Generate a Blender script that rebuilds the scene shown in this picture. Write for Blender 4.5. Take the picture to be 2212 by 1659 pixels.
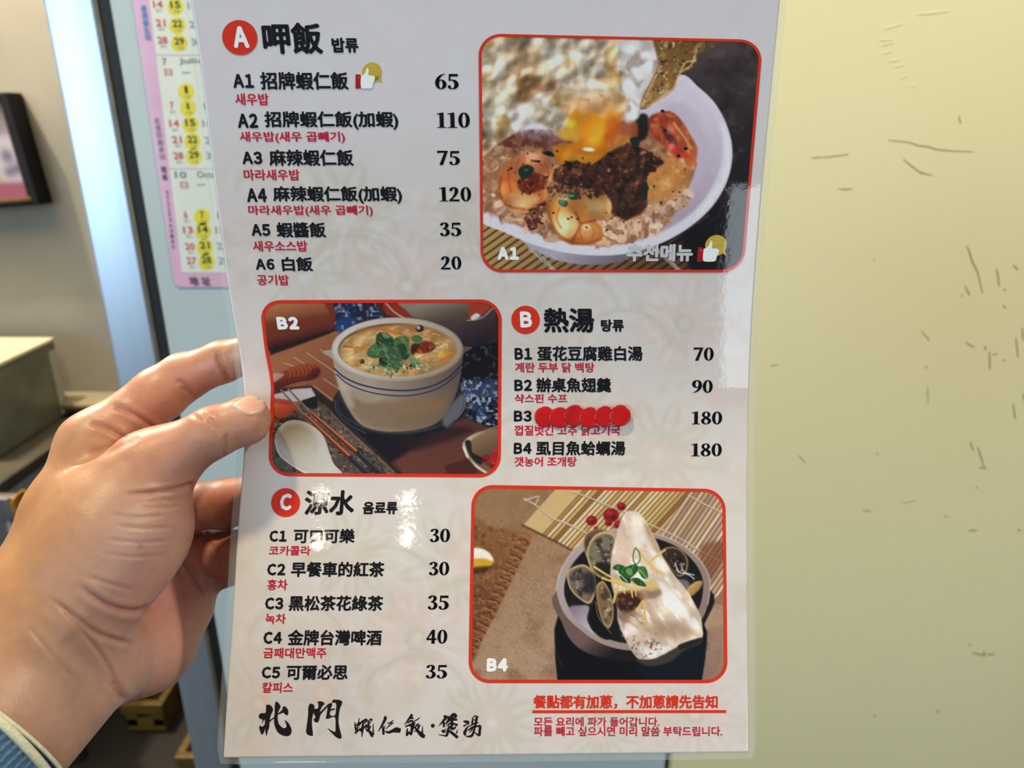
import bpy, bmesh, math, random
import numpy as np
from mathutils import Vector, Matrix

for _o in list(bpy.data.objects):
    bpy.data.objects.remove(_o, do_unlink=True)
SC = bpy.context.scene
COL = SC.collection

# ------------------------------------------------------------------ camera
FPX = 1557.0                       # focal length in pixels of the 2212 x 1659 frame
PITCH = math.radians(20.0)         # the phone looks 20 degrees down
CAM = Vector((0.0, 0.0, 1.45))
FWD = Vector((0, math.cos(PITCH), -math.sin(PITCH)))
UPV = Vector((0, math.sin(PITCH), math.cos(PITCH)))
cd = bpy.data.cameras.new('camera')
cd.sensor_fit = 'HORIZONTAL'; cd.sensor_width = 36.0
cd.lens = FPX / 2212 * 36.0
cd.clip_start = 0.01; cd.clip_end = 60
cd.dof.use_dof = True; cd.dof.focus_distance = 0.295; cd.dof.aperture_fstop = 12.0
cam = bpy.data.objects.new('camera', cd); COL.objects.link(cam)
cam.location = CAM; cam.rotation_euler = (math.pi / 2 - PITCH, 0, 0)
SC.camera = cam

# ------------------------------------------------------------------ world, lamps, exposure
SC.view_settings.view_transform = 'Standard'
SC.view_settings.look = 'None'
SC.view_settings.gamma = 1.0
SC.view_settings.use_curve_mapping = False
SC.view_settings.exposure = -0.29
wd = bpy.data.worlds.new('world'); SC.world = wd; wd.use_nodes = True
bg = wd.node_tree.nodes['Background']
bg.inputs[0].default_value = (0.66, 0.75, 0.92, 1); bg.inputs[1].default_value = 0.27


def area(name, loc, aim, w, h, power, col):
    l = bpy.data.lights.new(name, 'AREA'); l.shape = 'RECTANGLE'; l.size = w; l.size_y = h
    l.energy = power; l.color = col
    o = bpy.data.objects.new(name, l); COL.objects.link(o)
    o.location = loc
    o.rotation_euler = (Vector(aim) - Vector(loc)).to_track_quat('-Z', 'Y').to_euler()
    return o


def bulb(name, loc, r, power, col):
    l = bpy.data.lights.new(name, 'POINT'); l.shadow_soft_size = r; l.energy = power; l.color = col
    o = bpy.data.objects.new(name, l); COL.objects.link(o); o.location = loc
    return o


# daylight through the two shop windows behind the photographer, a ceiling lamp, a lamp added to brighten the cream wall, three small bulbs far back, a kitchen lamp
area('left_window_daylight', (-2.35, -1.6, 1.62), (-0.5, 0.85, 1.4), 1.5, 1.5, 56, (0.53, 0.77, 1.0))
area('right_window_daylight', (1.03, -1.45, 1.23), (0.2, 0.4, 1.35), 0.85, 0.3, 5, (0.80, 0.90, 1.0))
bulb('ceiling_lamp', (-0.52, 0.03, 2.78), 0.06, 84, (1.0, 0.86, 0.54))
bulb('added_wall_lamp', (1.35, -0.32, 2.65), 0.06, 92, (1.0, 0.93, 0.74))
for _x, _z in ((-1.0, 2.62), (-0.545, 2.64)): bulb('rear_bulb', (_x, -3.0, _z), 0.035, 1.6, (1.0, 0.9, 0.7))
bulb('kitchen_lamp', (-1.47, 1.46, 2.50), 0.03, 205, (1.0, 0.87, 0.66))


# ------------------------------------------------------------------ helpers
def s2l(c):
    c = np.asarray(c, float)
    if c.max() > 1.0: c = c / 255.0
    return np.where(c <= 0.04045, c / 12.92, ((c + 0.055) / 1.055) ** 2.4)


def rgba(c):
    l = s2l(c); return (float(l[0]), float(l[1]), float(l[2]), 1.0)


def mat(name, col, rough=0.5, metal=0.0, coat=0.0, noise=None, bump=None, alpha=1.0, attr=None, coat_rough=0.06, col2=None,
        spec=0.5, sss=0.0, stretch=None):
    """procedural Principled material: base colour with noise mottling, optional bump, optional colour attribute"""
    m = bpy.data.materials.new(name); m.use_nodes = True
    nt = m.node_tree; N = nt.nodes; K = nt.links
    p = N['Principled BSDF']
    p.inputs['Roughness'].default_value = rough
    p.inputs['Metallic'].default_value = metal
    p.inputs['Coat Weight'].default_value = coat
    p.inputs['Coat Roughness'].default_value = coat_rough
    p.inputs['Alpha'].default_value = alpha
    p.inputs['Specular IOR Level'].default_value = spec
    p.inputs['Base Color'].default_value = rgba(col)
    if sss:
        p.inputs['Subsurface Weight'].default_value = sss
        p.inputs['Subsurface Radius'].default_value = (0.006, 0.0025, 0.0012)
        p.inputs['Subsurface Scale'].default_value = 1.0
    tc = N.new('ShaderNodeTexCoord')
    src = tc.outputs['Object']
    if stretch:
        mp = N.new('ShaderNodeMapping'); mp.inputs['Scale'].default_value = stretch
        K.new(src, mp.inputs[0]); src = mp.outputs[0]
    out = None
    if attr:
        a = N.new('ShaderNodeAttribute'); a.attribute_name = attr; out = a.outputs['Color']
    if noise:
        n = N.new('ShaderNodeTexNoise'); n.inputs['Scale'].default_value = noise[0]; n.inputs['Detail'].default_value = 6
        K.new(src, n.inputs['Vector'])
        mx = N.new('ShaderNodeMix'); mx.data_type = 'RGBA'
        rp = N.new('ShaderNodeMapRange'); rp.inputs[1].default_value = 0.3; rp.inputs[2].default_value = 0.7
        K.new(n.outputs[0], rp.inputs[0]); K.new(rp.outputs[0], mx.inputs[0])
        c1 = np.asarray(col, float); c2 = np.asarray(col2, float) if col2 is not None else np.clip(c1 * (1 - noise[1]), 0, 255)
        if out is None:
            mx.inputs[6].default_value = rgba(c1); mx.inputs[7].default_value = rgba(c2)
        else:
            hs = N.new('ShaderNodeMix'); hs.data_type = 'RGBA'; hs.blend_type = 'MULTIPLY'; hs.inputs[0].default_value = 1
            K.new(out, hs.inputs[6]); v = 1 - noise[1]; hs.inputs[7].default_value = (v, v * .97, v * .95, 1)
            K.new(out, mx.inputs[6]); K.new(hs.outputs[2], mx.inputs[7])
        out = mx.outputs[2]
    if out is not None: K.new(out, p.inputs['Base Color'])
    if bump:
        n2 = N.new('ShaderNodeTexNoise'); n2.inputs['Scale'].default_value = bump[0]; n2.inputs['Detail'].default_value = 4
        K.new(src, n2.inputs['Vector'])
        b = N.new('ShaderNodeBump'); b.inputs['Strength'].default_value = bump[1]; b.inputs['Distance'].default_value = bump[2] if len(bump) > 2 else 0.001
        K.new(n2.outputs[0], b.inputs['Height']); K.new(b.outputs[0], p.inputs['Normal'])
        if coat: K.new(b.outputs[0], p.inputs['Coat Normal'])
    return m


def link(name, me, m=None, parent=None, smooth=False):
    o = bpy.data.objects.new(name, me); COL.objects.link(o)
    if m is not None: me.materials.append(m)
    if parent is not None: o.parent = parent
    if smooth:
        me.polygons.foreach_set('use_smooth', np.ones(len(me.polygons), bool))
    return o


def mesh_np(name, V, F):
    me = bpy.data.meshes.new(name)
    me.from_pydata([tuple(map(float, v)) for v in V], [], [tuple(map(int, f)) for f in F])
    me.update(); return me


def grid_mesh(name, P, keep=None, flip=False):
    """P: (h,w,3) vertex grid -> quad mesh built with numpy"""
    h, w = P.shape[:2]
    idx = np.arange(h * w).reshape(h, w)
    a, b, c, d = idx[:-1, :-1], idx[1:, :-1], idx[1:, 1:], idx[:-1, 1:]
    Q = np.stack([a, b, c, d], -1).reshape(-1, 4)
    if keep is not None: Q = Q[keep.reshape(-1)]
    if flip: Q = Q[:, ::-1]
    used, inv = np.unique(Q, return_inverse=True); Q = inv.reshape(-1, 4)
    V = P.reshape(-1, 3)[used]
    me = bpy.data.meshes.new(name)
    me.vertices.add(len(V)); me.vertices.foreach_set('co', V.astype(np.float32).ravel())
    me.loops.add(Q.size); me.loops.foreach_set('vertex_index', Q.astype(np.int32).ravel())
    me.polygons.add(len(Q)); me.polygons.foreach_set('loop_start', (np.arange(len(Q)) * 4).astype(np.int32))
    me.update(calc_edges=True); me.validate()
    return me, used


def tag(o, label, cat, group=None, kind=None):
    if label: o['label'] = label
    if cat: o['category'] = cat
    if group: o['group'] = group
    if kind: o['kind'] = kind
    return o


def empty(name, loc):
    o = bpy.data.objects.new(name, None); o.empty_display_size = 0.02; o.location = loc; COL.objects.link(o)
    return o


def adopt(o, root):
    """child keeps its world place under an unrotated root"""
    o.parent = root; o.matrix_parent_inverse = Matrix.Translation(-Vector(root.location))
    return o


def box_bm(bm, lo, hi, rz=0.0, piv=None, bev=0.0):
    g = bmesh.ops.create_cube(bm, size=1.0)
    lo = Vector(lo); hi = Vector(hi); c = (lo + hi) / 2; s = hi - lo
    for v in g['verts']: v.co = Vector((v.co.x * s.x, v.co.y * s.y, v.co.z * s.z)) + c
    if bev:
        ed = list({e for v in g['verts'] for e in v.link_edges})
        r = bmesh.ops.bevel(bm, geom=ed, offset=bev, segments=2, affect='EDGES', profile=0.6)
        vs = {v for f in r['faces'] for v in f.verts} | {v for v in g['verts'] if v.is_valid}
    else: vs = g['verts']
    if rz:
        bmesh.ops.rotate(bm, verts=list(vs), cent=Vector(piv) if piv else c, matrix=Matrix.Rotation(rz, 3, 'Z'))


def box(name, lo, hi, m, parent=None, rz=0.0, piv=None, bev=0.0, smooth=False):
    bm = bmesh.new(); box_bm(bm, lo, hi, rz, piv, bev)
    me = bpy.data.meshes.new(name); bm.to_mesh(me); bm.free()
    o = link(name, me, m, None, smooth)
    if parent is not None: adopt(o, parent)
    return o


def tube(name, pts, r, m, parent=None, seg=10):
    V = []; F = []
    pts = [Vector(p) for p in pts]; n = len(pts)
    rr = r if hasattr(r, '__len__') else [r] * n
    for i, p in enumerate(pts):
        t = (pts[min(i + 1, n - 1)] - pts[max(i - 1, 0)]).normalized()
        a = t.cross(Vector((0, 0, 1)))
        if a.length < 1e-4: a = Vector((1, 0, 0))
        a.normalize(); b = t.cross(a)
        for k in range(seg):
            th = 2 * math.pi * k / seg
            V.append(p + (a * math.cos(th) + b * math.sin(th)) * rr[i])
    for i in range(n - 1):
        for k in range(seg):
            k2 = (k + 1) % seg
            F.append((i * seg + k, i * seg + k2, (i + 1) * seg + k2, (i + 1) * seg + k))
    F.append(tuple(range(seg))[::-1]); F.append(tuple((n - 1) * seg + k for k in range(seg)))
    o = link(name, mesh_np(name, V, F), m, None, True)
    if parent is not None: adopt(o, parent)
    return o


def ray(x, y):
    """direction (camera depth 1) of a point of the frame"""
    return FWD + Vector((1, 0, 0)) * ((x - 1106.0) / FPX) - UPV * ((y - 829.5) / FPX)


def on_front(x, y, Y):
    d = ray(x, y); return CAM + d * (Y / d.y)


def on_level(x, y, z):
    d = ray(x, y); return CAM + d * ((z - CAM.z) / d.z)


def spline(xs, ys):
    """natural cubic spline, vectorised"""
    xs = np.asarray(xs, float); ys = np.asarray(ys, float); n = len(xs); h = np.diff(xs)
    A = np.eye(n); B = np.zeros(n)
    for i in range(1, n - 1):
        A[i, i - 1] = h[i - 1]; A[i, i] = 2 * (h[i - 1] + h[i]); A[i, i + 1] = h[i]
        B[i] = 6 * ((ys[i + 1] - ys[i]) / h[i] - (ys[i] - ys[i - 1]) / h[i - 1])
    M = np.linalg.solve(A, B)

    def f(x):
        x = np.asarray(x, float)
        i = np.clip(np.searchsorted(xs, x) - 1, 0, n - 2)
        d0 = x - xs[i]; d1 = xs[i + 1] - x; hh = h[i]
        y = (M[i] * d1 ** 3 + M[i + 1] * d0 ** 3) / (6 * hh) + (ys[i] / hh - M[i] * hh / 6) * d1 + (ys[i + 1] / hh - M[i + 1] * hh / 6) * d0
        return y
    return f


# ------------------------------------------------------------------ the bent menu sheet (A4, 21 cm wide, about 29 cm from the lens)
SHEET_L = spline([-60, 0, 150, 330, 530, 640, 735, 820, 890, 970, 1030, 1100, 1190, 1330, 1500, 1640, 1700],
                 [402, 412, 434, 455, 481, 496, 513, 525, 529, 527.5, 523.5, 517, 511, 503, 491, 483, 480])
SHEET_R = spline([-60, 0, 300, 500, 740, 1000, 1200, 1400, 1640, 1700], [1691, 1685, 1656, 1638, 1622, 1614.5, 1614, 1615.5, 1618, 1619])
SHEET_W = spline([-60, 0, 300, 500, 740, 860, 1000, 1190, 1400, 1640, 1700], [1287, 1273, 1206, 1160, 1110, 1093, 1088, 1101, 1118, 1135, 1139])
FWDn, UPn = np.array(FWD), np.array(UPV)
CAMn = np.array(CAM)


def sheet(x, y, lift=0.0):
    """point of the bent sheet; lift is metres in front of the paper"""
    x = np.asarray(x, float); y = np.asarray(y, float)
    d = 0.21 * FPX / SHEET_W(y) - lift
    X = (x - 1106.0) / FPX; Y = (y - 829.5) / FPX
    D = FWDn[None] - UPn[None] * Y.reshape(-1, 1) + np.array([[1.0, 0, 0]]) * X.reshape(-1, 1)
    return (CAMn[None] + D * d.reshape(-1, 1)).reshape(x.shape + (3,))


def slant(x, y):
    """how far the print's verticals lean (dx/dy) at a place of the sheet"""
    s = (x - SHEET_L(y)) / (SHEET_R(y) - SHEET_L(y))
    f = lambda q: SHEET_L(q) + s * (SHEET_R(q) - SHEET_L(q))
    return float((f(y + 8) - f(y - 8)) / 16)
# ================================================================== the room
PY = 0.85                                    # plane of the panel, its steel edge and the cream wall
M_cream = mat('cream_paint', (243, 233, 184), 0.55, noise=(2.2, 0.05), bump=(9, 0.35, 0.002), col2=(238, 226, 174))
M_panel = mat('grey_panel_paint', (190, 203, 205), 0.42, noise=(3, 0.05), bump=(14, 0.12, 0.001))
M_steel = mat('brushed_steel', (206, 214, 222), 0.38, metal=0.85, noise=(30, 0.08), stretch=(1, 1, 0.03), bump=(60, 0.05, 0.0005))
M_black = mat('black_gasket', (16, 15, 15), 0.6, noise=(40, 0.3))
M_brass = mat('tan_edge_bead', (120, 108, 84), 0.4, metal=0.4, noise=(40, 0.2))
M_beige = mat('beige_kitchen_wall', (134, 130, 120), 0.6, noise=(4, 0.10), bump=(20, 0.2, 0.001))
M_floor = mat('dark_brown_floor', (26, 17, 10), 0.6, noise=(7, 0.45), bump=(30, 0.2, 0.001))


def struct(o): o['kind'] = 'structure'; return o


def fx(x, y): return on_front(x, y, PY).x
seam = fx(1447, 1600)                        # where panel and cream wall meet
struct(box('wall_right', (seam + 0.004, PY - 0.012, 0), (seam + 1.5, PY + 0.10, 2.9), M_cream))
pl = fx(245, 60); struct(box('wall_front', (pl, PY, 0), (seam - 0.004, PY + 0.09, 2.9), M_panel))
struct(box('trim_1', (seam - 0.006, PY + 0.01, 0), (seam + 0.006, PY + 0.08, 2.9), M_black))
g0 = fx(221, 60)
struct(box('trim_2', (g0, PY - 0.001, 0), (pl + 0.001, PY + 0.085, 2.9), M_black))
b0 = fx(215, 60)
struct(box('trim_3', (b0, PY - 0.003, 0), (g0 + 0.001, PY + 0.08, 2.9), M_brass, bev=0.001))
p0 = fx(108, 60)
struct(box('trim_4', (p0, PY - 0.004, 0), (b0 + 0.0005, PY + 0.085, 2.9), M_steel, bev=0.003))
KY = 1.80
struct(box('wall_back', (-3.2, KY, 0), (0.2, KY + 0.1, 2.9), M_beige))
struct(box('floor', (-3.4, -4.2, -0.05), (2.4, KY + 0.1, 0), M_floor))
M_white_wall = mat('off_white_ceiling', (206, 200, 186), 0.8, noise=(5, 0.05))
struct(box('ceiling', (-3.2, PY, 2.7), (0.2, KY + 0.1, 2.78), M_white_wall)); struct(box('wall_left', (-2.7, PY + 0.1, 0), (-2.6, KY, 2.7), M_beige))
struct(box('wall_light_blocker', (-3.2, PY, 2.02), (p0 - 0.001, PY + 0.10, 2.7), M_white_wall))  # unseen header, added to keep lamp light off the back wall
# scratches and chips of the cream wall: recessed cracks and dark chips, each its own small piece
M_crack = mat('bare_plaster_crack', (200, 190, 146), 0.8, noise=(200, 0.3))
M_chip = mat('dark_paint_chip', (140, 126, 84), 0.8, noise=(300, 0.4))
WR = bpy.data.objects['wall_right']


def scratch(pts, w, m, name='scratch'):
    V = []; F = []
    pts = [Vector(on_front(x, y, PY - 0.012)) + Vector((0, -0.0006, 0)) for x, y in pts]
    n = len(pts)
    for i, p in enumerate(pts):
        t = (pts[min(i + 1, n - 1)] - pts[max(i - 1, 0)]); nn = Vector((-t.z, 0, t.x)).normalized()
        ww = w * (0.25 + 0.75 * math.sin(math.pi * (i + 0.35) / (n - 0.3)))
        V += [p + nn * ww, p - nn * ww, p + Vector((0, 0.0005, 0)) + nn * ww * 1.3, p + Vector((0, 0.0005, 0)) - nn * ww * 1.3]
    for i in range(n - 1):
        a = i * 4; F += [(a, a + 1, a + 5, a + 4), (a + 2, a, a + 4, a + 6), (a + 1, a + 3, a + 7, a + 5)]
    o = link(name, mesh_np(name, V, F), m, WR)
    return o


def c3(x, y): return (1560 + x / 3.3175, y / 3.3175)
def c4(x, y): return (1560 + x / 3.3175, 500 + y / 3.3175)
def c5(x, y): return (1560 + x / 2.517, 1000 + y / 2.517)
for pts in ([(1190, 1003), (1340, 1018), (1400, 1040), (1480, 1050), (1530, 1068), (1640, 1080), (1800, 1085)], [(640, 1130), (770, 1122), (905, 1105)],
            [(1300, 1140), (1360, 1190), (1420, 1235), (1510, 1255)], [(835, 1352), (880, 1356), (935, 1352)], [(1695, 830), (1700, 855), (1712, 885)]):
    scratch([c3(*p) for p in pts], 0.0006, M_crack)
for pts in ([(1130, 290), (1220, 285)], [(1145, 325), (1225, 305)], [(1160, 385), (1215, 365)], [(1195, 440), (1270, 430)], [(1240, 480), (1300, 465)], [(1280, 560), (1330, 540)], [(1350, 622), (1390, 605)],
            [(1160, 210), (1290, 172)], [(1400, 105), (1620, 82)]):
    scratch([c3(*p) for p in (pts[0], ((pts[0][0] + pts[1][0]) / 2, (pts[0][1] + pts[1][1]) / 2), pts[1])], 0.0006, M_cream)
for pts in ([(1752, 105), (1770, 140), (1790, 210), (1830, 290), (1865, 440)], [(1965, 265), (1975, 310), (1980, 350), (1984, 395)], [(2085, 240), (2105, 258), (2118, 276)],
            [(2012, 415), (2034, 420)], [(2012, 528), (2025, 545), (2032, 548)], [(1740, 390), (1770, 450), (1776, 458)], [(1715, 452), (1722, 464)],
            [(1430, 710), (1450, 740), (1475, 760), (1480, 785)], [(1455, 960), (1472, 982)], [(1745, 795), (1810, 830)], [(1880, 820), (1890, 850)],
            [(1915, 860), (1918, 990)], [(1935, 885), (1970, 872)], [(2010, 915), (2030, 928)], [(2105, 760), (2112, 830), (2120, 900)], [(2150, 690), (2155, 780)], [(2158, 1160), (2160, 1210)],
            [(2085, 1230), (2092, 1300), (2102, 1345)], [(1775, 1505), (1800, 1570)], [(1830, 1545), (1850, 1600), (1880, 1700)], [(545, 1600), (600, 1660)], [(1080, 198), (1095, 206)], [(1100, 1588), (1126, 1600)],
            [(1470, 1110), (1475, 1240)], [(345, 962), (400, 955)]):
    scratch([c4(*p) for p in (pts if len(pts) > 2 else (pts[0], ((pts[0][0] + pts[1][0]) / 2, (pts[0][1] + pts[1][1]) / 2), pts[1]))], 0.0004, M_chip if pts[0][0] > 1700 else M_crack, 'chip')
for pts in ([(1395, 25), (1440, 27)], [(1378, 130), (1392, 133)], [(980, 218), (1050, 205)], [(760, 255), (810, 262)], [(1205, 290), (1228, 290)], [(1338, 368), (1385, 366)], [(1605, 363), (1622, 368)],
            [(1340, 985), (1350, 992)], [(1360, 1030), (1420, 1045)], [(1422, 1022), (1428, 1052)], [(1440, 1040), (1478, 1040)], [(822, 1370), (836, 1378)], [(1165, 1345), (1180, 1355)]):
    scratch([c5(*p) for p in (pts[0], ((pts[0][0] + pts[1][0]) / 2, (pts[0][1] + pts[1][1]) / 2), pts[1])], 0.0006, M_chip if pts[0][1] > 300 else M_crack, 'chip')
# ================================================================== painter for flat print
# ---- a small painter working on float canvases (flat print is painted, not modelled)
class Canvas:
    def __init__(s, x0, y0, x1, y1, step, base):
        s.w = int(round((x1 - x0) / step)) + 1; s.h = int(round((y1 - y0) / step)) + 1
        s.xs = np.linspace(x0, x1, s.w); s.ys = np.linspace(y0, y1, s.h)
        s.X, s.Y = np.meshgrid(s.xs, s.ys); s.step = step
        s.C = np.zeros((s.h, s.w, 3)) + np.asarray(base, float)
        s.rng = np.random.RandomState(7)

    def box(s, x0, y0, x1, y1):
        i0, i1 = np.searchsorted(s.ys, [y0, y1]); j0, j1 = np.searchsorted(s.xs, [x0, x1])
        return slice(max(i0 - 1, 0), min(i1 + 1, s.h)), slice(max(j0 - 1, 0), min(j1 + 1, s.w))

    def blend(s, sl, a, col):
        a = a[..., None]; s.C[sl] = s.C[sl] * (1 - a) + np.asarray(col, float) * a

    def sd_poly(s, P, pad):
        """signed distance (negative inside) to polygon P on its box"""
        P = np.asarray(P, float)
        sl = s.box(P[:, 0].min() - pad, P[:, 1].min() - pad, P[:, 0].max() + pad, P[:, 1].max() + pad)
        X = s.X[sl]; Y = s.Y[sl]
        d = np.full(X.shape, 1e18); ins = np.zeros(X.shape, bool)
        for (ax, ay), (bx, by) in zip(P, np.roll(P, -1, 0)):
            ex, ey = bx - ax, by - ay; l = ex * ex + ey * ey + 1e-9
            t = np.clip(((X - ax) * ex + (Y - ay) * ey) / l, 0, 1)
            d = np.minimum(d, (X - ax - t * ex) ** 2 + (Y - ay - t * ey) ** 2)
            if ay != by:
                ins ^= ((ay > Y) != (by > Y)) & (X < (bx - ax) * (Y - ay) / (by - ay) + ax)
        return sl, np.where(ins, -1, 1) * np.sqrt(d)

    def poly(s, P, col, f=None, a=1.0, smooth=True, tex=None):
        """filled shape with feather f; col may be a colour or (colour, colour2, (x0,y0,x1,y1)) gradient; tex = (scale, amount)"""
        f = f or s.step
        if smooth: P = smooth_loop(P)
        sl, d = s.sd_poly(P, f * 1.5)
        if d.size == 0: return
        m = np.clip(0.5 - d / (2 * f), 0, 1); m = m * m * (3 - 2 * m) * a
        s.blend(sl, m, s.shade(sl, col, tex))

    def shade(s, sl, col, tex=None):
        if isinstance(col, tuple) and len(col) == 3 and hasattr(col[0], '__len__'):
            x0, y0, x1, y1 = col[2]; l = (x1 - x0) ** 2 + (y1 - y0) ** 2
            t = np.clip(((s.X[sl] - x0) * (x1 - x0) + (s.Y[sl] - y0) * (y1 - y0)) / l, 0, 1)[..., None]
            c = np.asarray(col[0], float) * (1 - t) + np.asarray(col[1], float) * t
        else: c = np.zeros(s.X[sl].shape + (3,)) + np.asarray(col, float)
        if tex: c = c * (1 + tex[1] * s.noise(sl, tex[0])[..., None])
        return c

    def noise(s, sl, sc, seed=0, stretch=(1, 1), rot=0.0, octs=3):
        """smooth value noise in -1..1 with feature size sc"""
        X = s.X[sl]; Y = s.Y[sl]
        if rot: X, Y = X * math.cos(rot) + Y * math.sin(rot), -X * math.sin(rot) + Y * math.cos(rot)
        out = 0; amp = 1; tot = 0
        for o in range(octs):
            x = X / (sc * stretch[0]) * 2 ** o + 1000.3 * (o + 1); y = Y / (sc * stretch[1]) * 2 ** o + 777.7
            xi = np.floor(x).astype(np.int64); yi = np.floor(y).astype(np.int64); u = x - xi; v = y - yi
            u = u * u * (3 - 2 * u); v = v * v * (3 - 2 * v)

            def h(i, j):
                k = (i * 374761393 + j * 668265263 + seed * 1442695041 + o * 97) & 0xffffffff
                k = ((k ^ (k >> 13)) * 1274126177) & 0xffffffff
                return ((k ^ (k >> 16)) & 0xffff) / 32767.5 - 1
            out = out + amp * ((h(xi, yi) * (1 - u) + h(xi + 1, yi) * u) * (1 - v) + (h(xi, yi + 1) * (1 - u) + h(xi + 1, yi + 1) * u) * v)
            tot += amp; amp *= 0.5
        return out / tot

    def ell(s, cx, cy, rx, ry, col, f=None, a=1.0, rot=0.0, tex=None):
        f = f or s.step; r = max(rx, ry) + f * 2
        sl = s.box(cx - r, cy - r, cx + r, cy + r)
        X = s.X[sl] - cx; Y = s.Y[sl] - cy
        if X.size == 0: return
        c, n = math.cos(rot), math.sin(rot); U = X * c + Y * n; V = -X * n + Y * c
        q = np.sqrt((U / rx) ** 2 + (V / ry) ** 2) + 1e-9
        d = (q - 1) * min(rx, ry)
        m = np.clip(0.5 - d / (2 * f), 0, 1); m = m * m * (3 - 2 * m) * a
        s.blend(sl, m, s.shade(sl, col, tex))

    def line(s, pts, w, col, f=None, a=1.0, smooth=True):
        """brush line; w a width or (start, end)"""
        f = f or s.step
        pts = np.asarray(pts, float)
        if smooth and len(pts) > 2: pts = smooth_open(pts)
        w0, w1 = w if hasattr(w, '__len__') else (w, w)
        pad = max(w0, w1) + f * 2
        sl = s.box(pts[:, 0].min() - pad, pts[:, 1].min() - pad, pts[:, 0].max() + pad, pts[:, 1].max() + pad)
        X = s.X[sl]; Y = s.Y[sl]
        if X.size == 0: return
        d = np.full(X.shape, 1e9); n = len(pts) - 1
        for i in range(n):
            (ax, ay), (bx, by) = pts[i], pts[i + 1]; ex, ey = bx - ax, by - ay; l = ex * ex + ey * ey + 1e-9
            t = np.clip(((X - ax) * ex + (Y - ay) * ey) / l, 0, 1)
            ww = w0 + (w1 - w0) * (i + t) / n
            d = np.minimum(d, np.hypot(X - ax - t * ex, Y - ay - t * ey) - ww / 2)
        m = np.clip(0.5 - d / (2 * f), 0, 1); m = m * m * (3 - 2 * m) * a
        s.blend(sl, m, col)

    def grain(s, P, sc, cols, lo=0.0, hi=0.5, a=1.0, seed=1, f=None, stretch=(1, 1), rot=0.0, smooth=True):
        """noise patches of a colour inside a shape"""
        f = f or s.step * 2
        if smooth: P = smooth_loop(P)
        sl, d = s.sd_poly(P, f * 1.5)
        if d.size == 0: return
        m = np.clip(0.5 - d / (2 * f), 0, 1)
        n = s.noise(sl, sc, seed, stretch, rot)
        k = np.clip((n - lo) / (hi - lo), 0, 1) * m * a
        s.blend(sl, k, cols)

    def emboss(s, P, sc, k, seed=1, f=None, smooth=True, a=0.8, sheen=0.0, col=(255, 252, 248)):
        """lumpy relief of the photographed food: slope of smooth noise lightens and darkens the print"""
        f = f or s.step * 3
        if smooth: P = smooth_loop(P)
        sl, d = s.sd_poly(P, f * 1.5)
        if d.size == 0: return
        m = np.clip(0.5 - d / (2 * f), 0, 1)
        n = s.noise(sl, sc, seed, octs=1) * sc / s.step * .5
        if min(n.shape) < 3: return
        gy_, gx_ = np.gradient(n); g = np.clip(-(gx_ * math.cos(a) + gy_ * math.sin(a)), -1.2, 1.2) * m
        s.C[sl] = np.clip(s.C[sl] * (1 + k * g[..., None]), 0, 255)
        if sheen: s.blend(sl, np.clip((g - .35) / .5, 0, 1) * sheen, col)

    def scatter(s, P, n, rx, ry, cols, a=0.9, seed=3, rot=None, f=None, jit=0.35, smooth=True):
        """n small ellipses inside a shape"""
        if smooth: P = smooth_loop(P)
        P = np.asarray(P, float); r = np.random.RandomState(seed); k = 0
        lo = P.min(0); hi = P.max(0)
        while k < n:
            x, y = lo + (hi - lo) * r.rand(2)
            ins = False
            for (ax, ay), (bx, by) in zip(P, np.roll(P, -1, 0)):
                if ay != by and ((ay > y) != (by > y)) and x < (bx - ax) * (y - ay) / (by - ay) + ax: ins = not ins
            k += 1
            if not ins: continue
            c = np.asarray(cols[r.randint(len(cols))], float) * (1 + 0.08 * r.randn())
            q = 1 + jit * r.randn(2)
            th = (r.rand() * math.pi) if rot is None else rot + 0.25 * r.randn()
            s.ell(x, y, max(rx * q[0], rx * .3), max(ry * q[1], ry * .3), c, f, a, th)


def smooth_loop(P, k=5):
    P = np.asarray(P, float); n = len(P); out = []
    for i in range(n):
        p0, p1, p2, p3 = P[i - 1], P[i], P[(i + 1) % n], P[(i + 2) % n]
        for t in np.arange(k) / k:
            out.append(0.5 * (2 * p1 + (p2 - p0) * t + (2 * p0 - 5 * p1 + 4 * p2 - p3) * t * t + (3 * p1 - p0 - 3 * p2 + p3) * t ** 3))
    return np.array(out)


def smooth_open(P, k=6):
    P = np.asarray(P, float); n = len(P); out = []
    for i in range(n - 1):
        p0, p1, p2, p3 = P[max(i - 1, 0)], P[i], P[i + 1], P[min(i + 2, n - 1)]
        for t in np.arange(k) / k:
            out.append(0.5 * (2 * p1 + (p2 - p0) * t + (2 * p0 - 5 * p1 + 4 * p2 - p3) * t * t + (3 * p1 - p0 - 3 * p2 + p3) * t ** 3))
    out.append(P[-1]); return np.array(out)


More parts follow.
